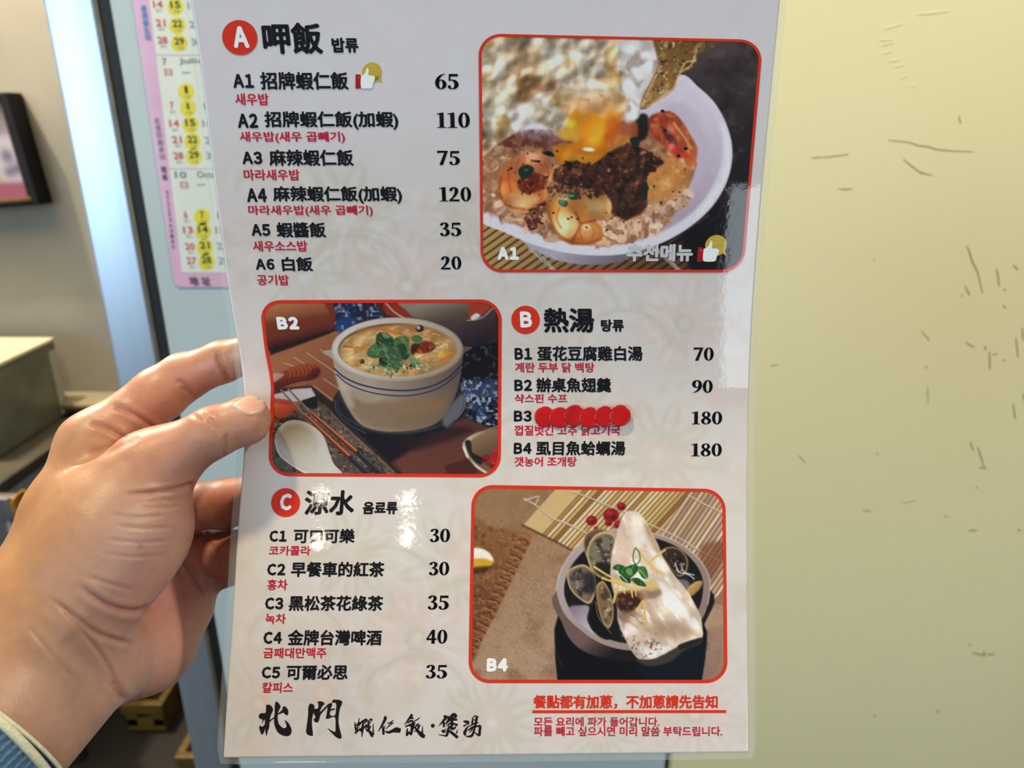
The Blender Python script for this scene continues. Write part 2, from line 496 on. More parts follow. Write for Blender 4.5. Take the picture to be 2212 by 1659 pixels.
# ================================================================== the laminated menu
from mathutils.geometry import tessellate_polygon
MENU = empty('laminated_menu', Vector(sheet(1050, 1640)[:].tolist()))
tag(MENU, 'laminated white A4 menu sheet with three dish photos, held up by a hand', 'menu')
SHINE = dict(coat=1.0, coat_rough=0.035, spec=0.08)
BUMP = (260, 0.03, 0.0006)
M_ink = mat('black_print', (14, 13, 14), 0.5, bump=BUMP, noise=(60, 0.2), **SHINE)
M_red = mat('crimson_print', (206, 20, 48), 0.5, bump=BUMP, noise=(60, 0.08), **SHINE)
M_orange = mat('vermilion_print', (226, 50, 24), 0.5, bump=BUMP, noise=(60, 0.06), **SHINE)
M_white = mat('white_print', (250, 250, 250), 0.5, bump=BUMP, noise=(60, 0.03), **SHINE)
M_greyw = mat('pale_grey_print', (205, 205, 207), 0.5, bump=BUMP, noise=(60, 0.03), **SHINE)
M_gold = mat('gold_print', (214, 180, 58), 0.5, bump=BUMP, noise=(60, 0.08), **SHINE)
M_brown = mat('brush_ink_print', (30, 16, 14), 0.5, bump=BUMP, noise=(60, 0.25), **SHINE)
M_cuff = mat('red_cuff_print', (178, 16, 24), 0.5, bump=BUMP, noise=(60, 0.06), **SHINE)
M_paper = mat('printed_paper', (236, 233, 232), 0.55, attr='Col', bump=BUMP, noise=(90, 0.012), **SHINE)
M_film = mat('clear_laminate', (226, 232, 230), 0.08, alpha=0.10, noise=(80, 0.05), bump=(120, 0.05, 0.0005))


# ---- paper sheet: front with printed ground, back and rim
def edges(y, ml=0.0, mr=0.0): return SHEET_L(y) - ml, SHEET_R(y) + mr


Y_TOP, Y_BOT = -36.0, 1637.0
tilt = lambda s: -12.0 * s                      # the bottom edge rises slightly to the right


def sheet_grid(nx, ny, ml=0.0, mr=0.0, mt=0.0, mb=0.0, lift=0.0):
    t = np.linspace(0, 1, ny)[:, None]; s = np.linspace(0, 1, nx)[None]
    y0 = (Y_TOP - mt) + (Y_BOT + mb - Y_TOP + mt) * t
    y = y0 + tilt(s) * t ** 2
    l, r = edges(y, ml, mr); x = l + (r - l) * s
    return x, y, sheet(x, y, lift)


def closed_sheet(name, X1, X2):
    """front grid X1, back grid X2 (h,w,3) and the rim between them"""
    h, w = X1.shape[:2]
    V = np.concatenate([X1.reshape(-1, 3), X2.reshape(-1, 3)]); idx = np.arange(h * w).reshape(h, w)
    def q(i, fl):
        a = np.stack([i[:-1, :-1], i[1:, :-1], i[1:, 1:], i[:-1, 1:]], -1).reshape(-1, 4)
        return a[:, ::-1] if fl else a
    loop = np.concatenate([idx[0, :], idx[1:, -1], idx[-1, -2::-1], idx[-2:0:-1, 0]]); nx = np.roll(loop, -1); o = h * w
    rim = np.stack([loop, nx, nx + o, loop + o], -1)
    Q = np.concatenate([q(idx, False), q(idx + o, True), rim])
    me = bpy.data.meshes.new(name)
    me.vertices.add(len(V)); me.vertices.foreach_set('co', V.astype(np.float32).ravel())
    me.loops.add(Q.size); me.loops.foreach_set('vertex_index', Q.astype(np.int32).ravel())
    me.polygons.add(len(Q)); me.polygons.foreach_set('loop_start', (np.arange(len(Q)) * 4).astype(np.int32))
    me.update(calc_edges=True); me.validate()
    return me


def put_col(me, lin, n_extra=0):
    a = me.color_attributes.new('Col', 'FLOAT_COLOR', 'POINT')
    c = np.ones((len(me.vertices), 4), np.float32); c[:len(lin), :3] = lin
    a.data.foreach_set('color', c.ravel())


# printed ground of the paper: faint flowers, scrolls and fish-scale arcs in warm grey and pink
pc = Canvas(380, -60, 1710, 1680, 4.0, (238, 236, 236))
GREY = (221, 217, 203); PINK = (240, 222, 218); LITE = (246, 245, 246); BLU = (226, 228, 236)


def flower(x, y, r, n, col, col2, a0=0.0, sq=1.0):
    for k in range(n):
        th = a0 + 2 * math.pi * k / n
        pc.ell(x + math.cos(th) * r * .62, y + math.sin(th) * r * .62 * sq, r * .40, r * .17, col, 5, 0.55, th)
        pc.ell(x + math.cos(th) * r * .68, y + math.sin(th) * r * .68 * sq, r * .26, r * .07, LITE, 4, 0.5, th)
    pc.ell(x, y, r * .22, r * .22, col2, 5, 0.6); pc.ell(x, y, r * .1, r * .1, LITE, 4, .7)


for (x, y, r, n, c, c2, a0) in [(735, 470, 130, 9, GREY, PINK, .2), (880, 620, 120, 10, PINK, GREY, .5), (650, 600, 95, 8, GREY, BLU, 0), (1000, 480, 90, 8, GREY, PINK, .3), (560, 500, 70, 7, PINK, GREY, .1),
                                (980, 1220, 120, 10, GREY, PINK, .4), (900, 1380, 120, 9, PINK, GREY, .1), (760, 1200, 100, 9, GREY, PINK, .2), (700, 1500, 130, 8, BLU, PINK, .3), (560, 1520, 110, 6, BLU, PINK, 0),
                                (1250, 900, 110, 9, GREY, PINK, .5), (1420, 980, 120, 9, GREY, PINK, .2), (1180, 760, 90, 8, GREY, PINK, .1), (1480, 700, 110, 9, PINK, GREY, .7), (1060, 1560, 110, 9, GREY, PINK, .3),
                                (1500, 1540, 110, 9, PINK, GREY, .2), (1300, 1580, 90, 8, GREY, PINK, .2)]:
    flower(x, y, r, n, c, c2, a0)
for (x, y, r) in [(760, 620, 150), (900, 560, 170), (600, 420, 110), (1000, 640, 120), (1350, 760, 120), (830, 1290, 150), (1010, 1340, 120), (640, 1400, 130), (1150, 980, 120), (900, 1520, 140), (1250, 680, 110)]:
    for q in (1, .82, .64):
        pts = [(x + r * q * math.cos(t), y + r * q * .9 * math.sin(t)) for t in np.linspace(math.pi * 1.05, math.pi * 1.95, 12)]
        pc.line(pts, 9, LITE if q != .82 else GREY, 4, .5)
for (x, y) in [(550, 560), (640, 690), (900, 430), (1020, 600), (1420, 640), (1560, 760), (520, 1380), (860, 1460), (1010, 1180), (1320, 1020)]:
    pc.ell(x, y, 18, 16, LITE, 5, .7); pc.ell(x + 34, y + 6, 13, 12, LITE, 5, .7)
full = (slice(None), slice(None))
nz = pc.noise(full, 60, 5); pc.blend(full, np.clip(nz - .05, 0, .6) * .8 * np.clip((pc.Y - 250) / 250, 0, 1), PINK)
nz = pc.noise(full, 45, 9); pc.blend(full, np.clip(nz - .1, 0, .6) * .8 * np.clip((pc.Y - 200) / 300, 0, 1), GREY)
top = np.clip((pc.Y - 230) / 160, 0, 1)[..., None]; pc.C = pc.C * top + np.array([236, 238, 246]) * (1 - top)   # the print fades out towards the head; cool daylight tint painted in

NX, NY = 280, 410
gx, gy, GP = sheet_grid(NX, NY)
GB = sheet_grid(NX, NY, lift=-0.00035)[2]
pm_ = closed_sheet('paper_sheet', GP, GB)
ii = np.clip(np.round((gy - pc.ys[0]) / (pc.ys[1] - pc.ys[0])).astype(int), 0, pc.h - 1)
jj = np.clip(np.round((gx - pc.xs[0]) / (pc.xs[1] - pc.xs[0])).astype(int), 0, pc.w - 1)
put_col(pm_, np.concatenate([s2l(pc.C[ii, jj] * np.array([.925, .90, .885]) / 255.0).reshape(-1, 3), np.full((NX * NY, 3), .8)]))
PAPER = link('paper_sheet', pm_, M_paper, None, True); adopt(PAPER, MENU)

# ---- clear laminate margin round the paper, with rounded corners
def film_margin():
    out = []; inn = []
    ml, mr, mt, mb, R = 15.0, 15.0, 14.0, 14.0, 30.0
    def P(x, y, lift): return sheet(np.array([x]), np.array([y]), lift)[0]
    n = 90
    ys = np.linspace(Y_TOP, Y_BOT, n)
    ring_i = [(float(SHEET_L(y)), float(y)) for y in ys] + [(float(SHEET_L(Y_BOT) + (SHEET_R(Y_BOT) - SHEET_L(Y_BOT)) * s), float(Y_BOT + tilt(s))) for s in np.linspace(0, 1, 40)[1:]] \
        + [(float(SHEET_R(y)), float(y + tilt(1) * ((y - Y_TOP) / (Y_BOT - Y_TOP)) ** 2)) for y in ys[::-1][1:]] + [(float(SHEET_L(Y_TOP) + (SHEET_R(Y_TOP) - SHEET_L(Y_TOP)) * s), Y_TOP) for s in np.linspace(1, 0, 30)[1:-1]]
    ri = np.array(ring_i); m = len(ri)
    ctr = np.array([1050, 800.0])
    ro = []
    for k in range(m):
        t = ri[(k + 1) % m] - ri[k - 1]; t /= np.linalg.norm(t); nn = np.array([-t[1], t[0]])
        if np.dot(nn, ri[k] - ctr) < 0: nn = -nn
        ro.append(ri[k] + nn * 15.0)
    ro = np.array(ro)
    # bulge the outer corner points outward a little less than square: a rounded corner
    V = []; F = []
    for k in range(m):
        V += [P(*ri[k], 0.0002), P(*ro[k], 0.0002), P(*ro[k], -0.0006), P(*ri[k], -0.0006)]
    for k in range(m):
        a = k * 4; b = ((k + 1) % m) * 4
        F += [(a, a + 1, b + 1, b), (a + 1, a + 2, b + 2, b + 1), (a + 2, a + 3, b + 3, b + 2)]
    return mesh_np('laminate_film', V, F)


o = link('laminate_film', film_margin(), M_film, None, True); adopt(o, MENU); o['label'] = 'clear laminate film margin around the paper'

# ---- print: text lines, badges, frames
FONT = bpy.data.curves.new('type', 'FONT'); FONT.resolution_u = 2; FONT.fill_mode = 'FRONT'
FOB = bpy.data.objects.new('type', FONT); COL.objects.link(FOB)


def type_mesh(body, spacing=1.0):
    FONT.body = body; FONT.space_character = spacing
    dg = bpy.context.evaluated_depsgraph_get(); dg.update()
    me = bpy.data.meshes.new_from_object(FOB.evaluated_get(dg), depsgraph=dg)
    v = np.zeros(len(me.vertices) * 3); me.vertices.foreach_get('co', v)
    f = [tuple(q.vertices) for q in me.polygons]; bpy.data.meshes.remove(me)
    return v.reshape(-1, 3)[:, :2].copy(), f


def set_flat(me, xy, lift, Z=None, surf=None):
    d = (surf or sheet)(xy[:, 0], xy[:, 1], lift if Z is None else lift + Z)
    me.vertices.foreach_set('co', d.astype(np.float32).ravel()); me.update()
    if len(me.polygons):                                   # faces towards the reader
        n = me.polygons[0].normal; c = me.polygons[0].center
        if n.dot(CAM - c) < 0: me.flip_normals()
    if surf is None:                                       # print follows the sheet's own smooth normals
        a = sheet(xy[:, 0] + 1, xy[:, 1]) - sheet(xy[:, 0] - 1, xy[:, 1]); b = sheet(xy[:, 0], xy[:, 1] + 1) - sheet(xy[:, 0], xy[:, 1] - 1)
        nn = np.cross(a, b); nn /= np.linalg.norm(nn, axis=1)[:, None]
        if nn[0] @ (CAMn - d[0]) < 0: nn = -nn
        me.polygons.foreach_set('use_smooth', np.ones(len(me.polygons), bool))
        me.normals_split_custom_set_from_vertices(nn.tolist())


def write(name, body, bb, m, bold0=0.018, parent=None, lift=0.00012, code=None, surf=None, lean=None):
    """a line of print filling the box bb; bold = stroke gain in em; code = (text, x1) set in front in its own width"""
    x0, x1, y0, y1 = bb
    k = slant((x0 + x1) / 2, (y0 + y1) / 2) if lean is None else lean
    jobs = []
    if code:
        txt, cx1, nx0 = code; h = y1 - y0
        jobs.append((txt, x0, cx1, y0 + .12 * h, y1 - .10 * h, .5))
        if body: jobs.append((body, nx0, x1, y0, y1, 1.0))
    else: jobs.append((body, x0, x1, y0, y1, .6 if body[0] in 'ＡＢＣ' else 1.0))
    XY = []; F = []; Z = []; nv = 0
    for body, a0, a1, b0, b1, sp in jobs:
        v, f = type_mesh(body, sp)
        bold = bold0 * (1.6 if sp < 1 else 1)
        lo = v.min(0) - bold; hi = v.max(0) + bold
        ring = [(0, 0)] + [(bold * math.cos(t), bold * math.sin(t)) for t in np.arange(8) * math.pi / 4]
        for j, d in enumerate(ring):
            q = v + np.array(d)
            yy = b1 - (q[:, 1] - lo[1]) / (hi[1] - lo[1]) * (b1 - b0)
            w = (a1 - a0) - abs(k) * (b1 - b0) * 0.9
            xx = (a0 + a1) / 2 - w / 2 + (q[:, 0] - lo[0]) / (hi[0] - lo[0]) * w + k * (yy - (b0 + b1) / 2)
            XY.append(np.stack([xx, yy], 1)); Z.append(np.full(len(q), j * 1.5e-6)); F += [tuple(nv + i for i in t) for t in f]; nv += len(q)
    XY = np.concatenate(XY); Z = np.concatenate(Z)
    me = bpy.data.meshes.new(name)
    Q = np.array(F, np.int32)
    me.vertices.add(len(XY)); me.vertices.foreach_set('co', np.c_[XY, Z].astype(np.float32).ravel())
    me.loops.add(Q.size); me.loops.foreach_set('vertex_index', Q.ravel())
    me.polygons.add(len(Q)); me.polygons.foreach_set('loop_start', (np.arange(len(Q)) * 3).astype(np.int32)); me.update(calc_edges=True)
    set_flat(me, XY, lift, Z, surf)
    o = link(name, me, m); adopt(o, parent or MENU)
    return o


def flat_polys(name, polys, m, parent=None, lift=0.00012, surf=None):
    """polys: list of outlines (or [outline, hole...]) in sheet coordinates -> one flat print mesh"""
    V = []; F = []
    for P in polys:
        loops = P if isinstance(P, list) and hasattr(P[0][0], '__len__') and len(P[0]) > 2 else [P]
        loops = [[Vector((float(x), float(y), 0)) for x, y in L] for L in loops]
        b = len(V); tri = tessellate_polygon(loops)
        for L in loops: V += [(p.x, p.y) for p in L]
        F += [tuple(b + i for i in t) for t in tri]
    V = np.array(V)
    me = mesh_np(name, np.c_[V, np.zeros(len(V))], F)
    a = np.array(F); q = V[a]; area = (q[:, 1, 0] - q[:, 0, 0]) * (q[:, 2, 1] - q[:, 0, 1]) - (q[:, 1, 1] - q[:, 0, 1]) * (q[:, 2, 0] - q[:, 0, 0])
    F = [f if s > 0 else f[::-1] for f, s in zip(F, area)]
    me = mesh_np(name, np.c_[V, np.zeros(len(V))], F)
    set_flat(me, V, lift, None, surf)
    o = link(name, me, m); adopt(o, parent or MENU); return o


def circle(cx, cy, r, n=40, ry=None): return [(cx + r * math.cos(2 * math.pi * k / n), cy + (ry or r) * math.sin(2 * math.pi * k / n)) for k in range(n)]


def ribbon(pts, smooth=True):
    """outline of a brush stroke given as (x, y, width) points"""
    P = np.asarray(pts, float)
    if smooth and len(P) > 2: P = smooth_open(P, 5)
    t = np.gradient(P[:, :2], axis=0); t /= np.linalg.norm(t, axis=1)[:, None] + 1e-9
    n = np.stack([-t[:, 1], t[:, 0]], 1); w = P[:, 2:3] / 2
    return np.concatenate([P[:, :2] + n * w, (P[:, :2] - n * w)[::-1]]).tolist()


# numerals of the prices: an old-style book face drawn from outlines (unit box: x 0..w, y 0 top .. 1 bottom)
def el(cx, cy, rx, ry, n=28): return [(cx + rx * math.cos(2 * math.pi * k / n), cy + ry * math.sin(2 * math.pi * k / n)) for k in range(n)]


NUM = {
    '0': (0.66, [[el(.33, .5, .33, .5), el(.33, .5, .145, .455)]]),
    '1': (0.56, [[(.0, .075), (.36, -.005), (.38, .0), (.385, .93), (.56, .965), (.56, 1.0), (.0, 1.0), (.0, .965), (.185, .93), (.175, .12), (.02, .125)]]),
    '2': (0.66, [ribbon([(.045, .27, .02), (.10, .20, .17), (.17, .09, .11), (.31, .035, .07), (.45, .14, .17), (.47, .30, .20), (.40, .50, .15), (.22, .74, .09), (.03, .91, .06)]), [(.0, .87), (.645, .86), (.63, 1.0), (.0, 1.0)]]),
    '3': (0.62, [ribbon([(.04, .22, .03), (.10, .16, .15), (.20, .06, .08), (.32, .04, .07), (.44, .13, .16), (.45, .27, .18), (.36, .40, .10), (.20, .46, .05)]),
                 ribbon([(.20, .46, .05), (.36, .49, .08), (.49, .60, .16), (.51, .76, .20), (.41, .91, .14), (.26, .965, .07), (.14, .92, .12), (.07, .83, .16), (.02, .80, .03)])]),
    '4': (0.68, [[(.38, .0), (.54, .0), (.55, 1.0), (.36, 1.0)], [(.38, .0), (.46, .06), (.10, .62), (.0, .66)], [(.0, .62), (.68, .62), (.68, .745), (.0, .745)]]),
    '5': (0.64, [[(.10, .02), (.62, .02), (.61, .18), (.155, .18)], [(.10, .02), (.16, .02), (.145, .45), (.085, .47)],
                 ribbon([(.09, .46, .03), (.25, .41, .06), (.42, .47, .13), (.53, .62, .20), (.53, .78, .21), (.42, .93, .11), (.27, .97, .06), (.13, .93, .09), (.09, .83, .16), (.03, .78, .05)])]),
    '6': (0.66, [[el(.34, .69, .32, .31), el(.33, .685, .135, .255)], ribbon([(.60, .015, .02), (.38, .10, .08), (.19, .28, .14), (.10, .50, .19), (.105, .70, .19)])]),
    '7': (0.64, [[(.0, .0), (.64, .0), (.62, .12), (.05, .15), (.0, .17)], [(.46, .10), (.64, .02), (.30, 1.0), (.12, 1.0)]]),
    '8': (0.64, [[el(.315, .245, .27, .245), el(.315, .235, .125, .19)], [el(.32, .735, .32, .265), el(.32, .745, .15, .205)], ribbon([(.12, .34, .08), (.32, .49, .16), (.52, .66, .12)])]),
    '9': (0.66, None)}
NUM['9'] = (0.66, [[[(.66 - x, 1 - y) for x, y in L] for L in P] if hasattr(P[0][0], '__len__') and len(P[0]) > 2 else [(.66 - x, 1 - y) for x, y in P] for P in NUM['6'][1]])


def price(txt, bb):
    x0, x1, y0, y1 = bb; gap = 0.10
    tot = sum(NUM[c][0] for c in txt) + gap * (len(txt) - 1); sx = (x1 - x0) / tot; sy = y1 - y0
    k = slant((x0 + x1) / 2, (y0 + y1) / 2); polys = []; x = x0
    for c in txt:
        w, PP = NUM[c]
        f = lambda p: (x + p[0] * sx + k * (p[1] - .5) * sy, y0 + p[1] * sy)
        for P in PP:
            if hasattr(P[0][0], '__len__') and len(P[0]) > 2: polys.append([[f(p) for p in L] for L in P])
            else: polys.append([f(p) for p in P])
        x += (w + gap) * sx
    g = .022 * sx                                          # ink gain of the bold face
    sh = lambda P, q: [[(a + q, b) for a, b in L] for L in P] if isinstance(P[0], list) else [(a + q, b) for a, b in P]
    polys = [sh(P, q) for q in (-g, 0, g) for P in polys]
    return flat_polys('item_price', polys, M_ink)


def badge(letter, cx, cy, r, bb, k):
    pts = [(cx + r * math.cos(t) + k * r * math.sin(t), cy + r * math.sin(t)) for t in np.linspace(0, 2 * math.pi, 49)[:-1]]
    b = flat_polys('section_badge', [pts], M_orange); b['label'] = 'round red badge with white letter ' + {'Ａ': 'A', 'Ｂ': 'B', 'Ｃ': 'C'}[letter]
    o = write('badge_letter', letter, bb, M_white, 0.035, None, 0.0002); o.parent = b; o.matrix_parent_inverse = Matrix.Identity(4)
    o.location = MENU.location * 0


badge('Ａ', 517.9, 81.2, 38, (500, 539.3, 56.7, 103.5), .06); badge('Ｂ', 1135.3, 691, 30.7, (1122.7, 1150.3, 672.8, 707.6), 0); badge('Ｃ', 617, 1085.7, 31.2, (603.3, 632, 1066, 1102.7), 0)
for t, bb in (('呷飯', (563.5, 698.4, 48.3, 117)), ('熱湯', (1173.9, 1284, 665, 718.7)), ('涼水', (656, 767.6, 1058.6, 1113))): write('section_title', t, bb, M_ink, 0.033)
for t, bb in (('밥류', (715.4, 775.3, 81.2, 114)), ('탕류', (1298, 1348, 689.8, 716.8)), ('음료류', (782.8, 859.5, 1083.7, 1111))): write('section_subtitle', t, bb, M_ink, 0.04)
for c, cx, nx, t, bb in (('Ａ１', 549, 560.5, '招牌蝦仁飯', (502, 753.6, 155, 194)),
        ('Ａ２', 558, 570, '招牌蝦仁飯(加蝦)', (512.2, 861.6, 240, 280.5)),
        ('Ａ３', 567.5, 579.6, '麻辣蝦仁飯', (521.8, 764.6, 322.8, 358.7)),
        ('Ａ４', 577.3, 588, '麻辣蝦仁飯(加蝦)', (531.7, 869.7, 402, 440.5)),
        ('Ａ５', 585, 595.6, '蝦醬飯', (541.5, 704.9, 479.8, 513.4)),
        ('Ａ６', 594, 607.3, '白飯', (550.7, 676.8, 554.9, 586.3)),
        ('Ｂ１', 1149.5, 1160, '蛋花豆腐雞白湯', (1111.5, 1388.6, 747.5, 780.3)),
        ('Ｂ２', 1149.5, 1158.7, '辦桌魚翅羹', (1111, 1320.4, 816, 847.7)),
        ('Ｂ３', 1148.7, 1160, '', (1110, 1148.7, 883, 914)),
        ('Ｂ４', 1148.7, 1157.9, '虱目魚蛤蠣湯', (1109.6, 1351.4, 952.5, 984)),
        ('Ｃ１', 620, 633.4, '可口可樂', (581.5, 767, 1142, 1173.5)),
        ('Ｃ２', 617, 628, '早餐車的紅茶', (576.7, 831, 1213.5, 1246.5)),
        ('Ｃ３', 612.7, 623.3, '黑松茶花綠茶', (572, 828.4, 1286.5, 1319.9)),
        ('Ｃ４', 610, 620.8, '金牌台灣啤酒', (568.4, 825.4, 1360.3, 1394.5)),
        ('Ｃ５', 606, 618, '可爾必思', (564.7, 752.5, 1436, 1468.7))):
    write('item_name', t, bb, M_ink, 0.030, code=(c, cx, nx))
for t, bb in (('새우밥', (506.5, 581.4, 201.4, 227.4)), ('새우밥(새우 곱빼기)', (516.4, 746, 284, 309.7)), ('마라새우밥', (525.5, 648.3, 365.7, 390)), ('마라새우밥(새우 곱빼기)', (535.3, 806.3, 443.3, 467.7)), ('새우소스밥', (545, 664.8, 519.8, 543.4)),
              ('공기밥', (554, 625, 593.3, 616.3)), ('계란 두부 닭 백탕', (1112.3, 1284.5, 783, 804.7)), ('샥스핀 수프', (1111.5, 1225.5, 851, 870.7)), ('껍질벗긴 고추 닭고기국', (1111, 1340.4, 918.5, 941)), ('갯농어 조개탕', (1111, 1246, 986.6, 1007.9)),
              ('코카콜라', (580.5, 671.6, 1178.9, 1200)), ('홍차', (576.7, 621.5, 1251.5, 1274.8)), ('녹차', (572.7, 618, 1325.4, 1347.7)), ('금패대만맥주', (568.4, 705.7, 1399, 1422)), ('칼피스', (566, 633.4, 1473.8, 1496.8))): write('item_translation', t, bb, M_red, 0.022)
for t, bb in (('65', (940.7, 989.3, 159, 192.5)), ('110', (944, 1014, 243, 276)), ('75', (945.4, 992.2, 325.6, 356.4)), ('120', (949.6, 1016.8, 404, 435)), ('35', (950.7, 995, 480.3, 510)), ('20', (953, 995.8, 553.5, 582)), ('70', (1499, 1541, 750.7, 779)),
              ('90', (1495.6, 1538.9, 821, 848.5)), ('180', (1494.8, 1559.3, 889, 916.6)), ('180', (1493.8, 1558.5, 957.8, 985.6)), ('30', (929.6, 971.4, 1142, 1171)), ('30', (927.3, 969.6, 1213.5, 1242.7)), ('35', (924.8, 968.4, 1286, 1316.8)), ('40', (922, 965.5, 1360.3, 1390.3)),
              ('35', (920.7, 964.7, 1436, 1465.4))): price(t, bb)
write('notice_line', '餐點都有加蔥，不加蔥請先告知', (1152, 1550.5, 1501.5, 1531.5), M_orange, 0.03)
flat_polys('notice_underline', [[(1150, 1534.3), (1360, 1534.0), (1568.7, 1534.0), (1568.7, 1540.0), (1360, 1540.3), (1150, 1540.6)]], M_orange)
write('notice_line', '모든 요리에 파가 들어갑니다.', (1153.3, 1424.4, 1549, 1569.3), M_red, 0.018)
write('notice_line', '파를 빼고 싶으시면 미리 말씀 부탁드립니다.', (1153.3, 1560.3, 1569.3, 1590.3), M_red, 0.018)
# brush lettering at the foot of the sheet
q1 = lambda P: [(545 + x / 10.533, 1500 + y / 10.533) for x, y in smooth_loop(P, 3)]
q2 = lambda P: ribbon([(750 + x / 14.747, 1530 + y / 14.747, w * 1.3 / 14.747) for x, y, w in P])
q3 = lambda P: ribbon([(865 + x / 11.957, 1530 + y / 11.957, w * 1.3 / 11.957) for x, y, w in P])
flat_polys('brush_lettering', [q1(P) for P in (
    [(345, 232), (420, 250), (472, 330), (455, 400), (425, 460), (400, 580), (495, 515), (495, 545), (395, 630), (385, 740), (345, 850), (322, 945), (298, 850), (290, 770), (270, 850), (235, 905), (205, 905), (165, 800), (160, 740), (185, 705), (215, 735), (280, 690), (285, 570), (260, 590), (210, 668), (235, 575), (170, 550), (145, 490), (190, 430), (300, 420), (312, 330), (318, 250)],
    [(553, 160), (640, 255), (625, 320), (580, 430), (680, 350), (690, 300), (732, 265), (800, 330), (820, 410), (800, 470), (760, 465), (705, 415), (640, 440), (580, 465), (580, 580), (610, 680), (700, 765), (770, 750), (775, 690), (738, 585), (830, 660), (892, 800), (880, 890), (820, 945), (700, 935), (590, 870), (530, 770), (495, 620), (510, 400), (512, 240)],
    [(1300, 225), (1340, 212), (1412, 255), (1400, 380), (1370, 500), (1355, 620), (1360, 750), (1380, 920), (1350, 940), (1290, 930), (1225, 860), (1250, 640), (1265, 500), (1275, 400), (1270, 330)],
    [(1475, 172), (1580, 158), (1645, 215), (1590, 270), (1540, 400), (1720, 225), (1790, 195), (1840, 170), (1700, 300), (1560, 450), (1525, 560), (1495, 630), (1430, 630), (1395, 570), (1440, 520), (1405, 450), (1395, 335), (1490, 320), (1505, 210)],
    [(1820, 150), (1850, 120), (1980, 125), (2048, 180), (1990, 330), (1960, 560), (1975, 730), (2028, 940), (2010, 1005), (1930, 985), (1830, 900), (1705, 765), (1800, 820), (1885, 850), (1895, 700), (1885, 525), (1800, 520), (1740, 550), (1670, 545), (1690, 470), (1725, 270), (1820, 215), (1785, 330), (1860, 315), (1872, 350), (1780, 375), (1770, 470), (1885, 470), (1910, 230), (1880, 190), (1830, 185)])], M_brown)
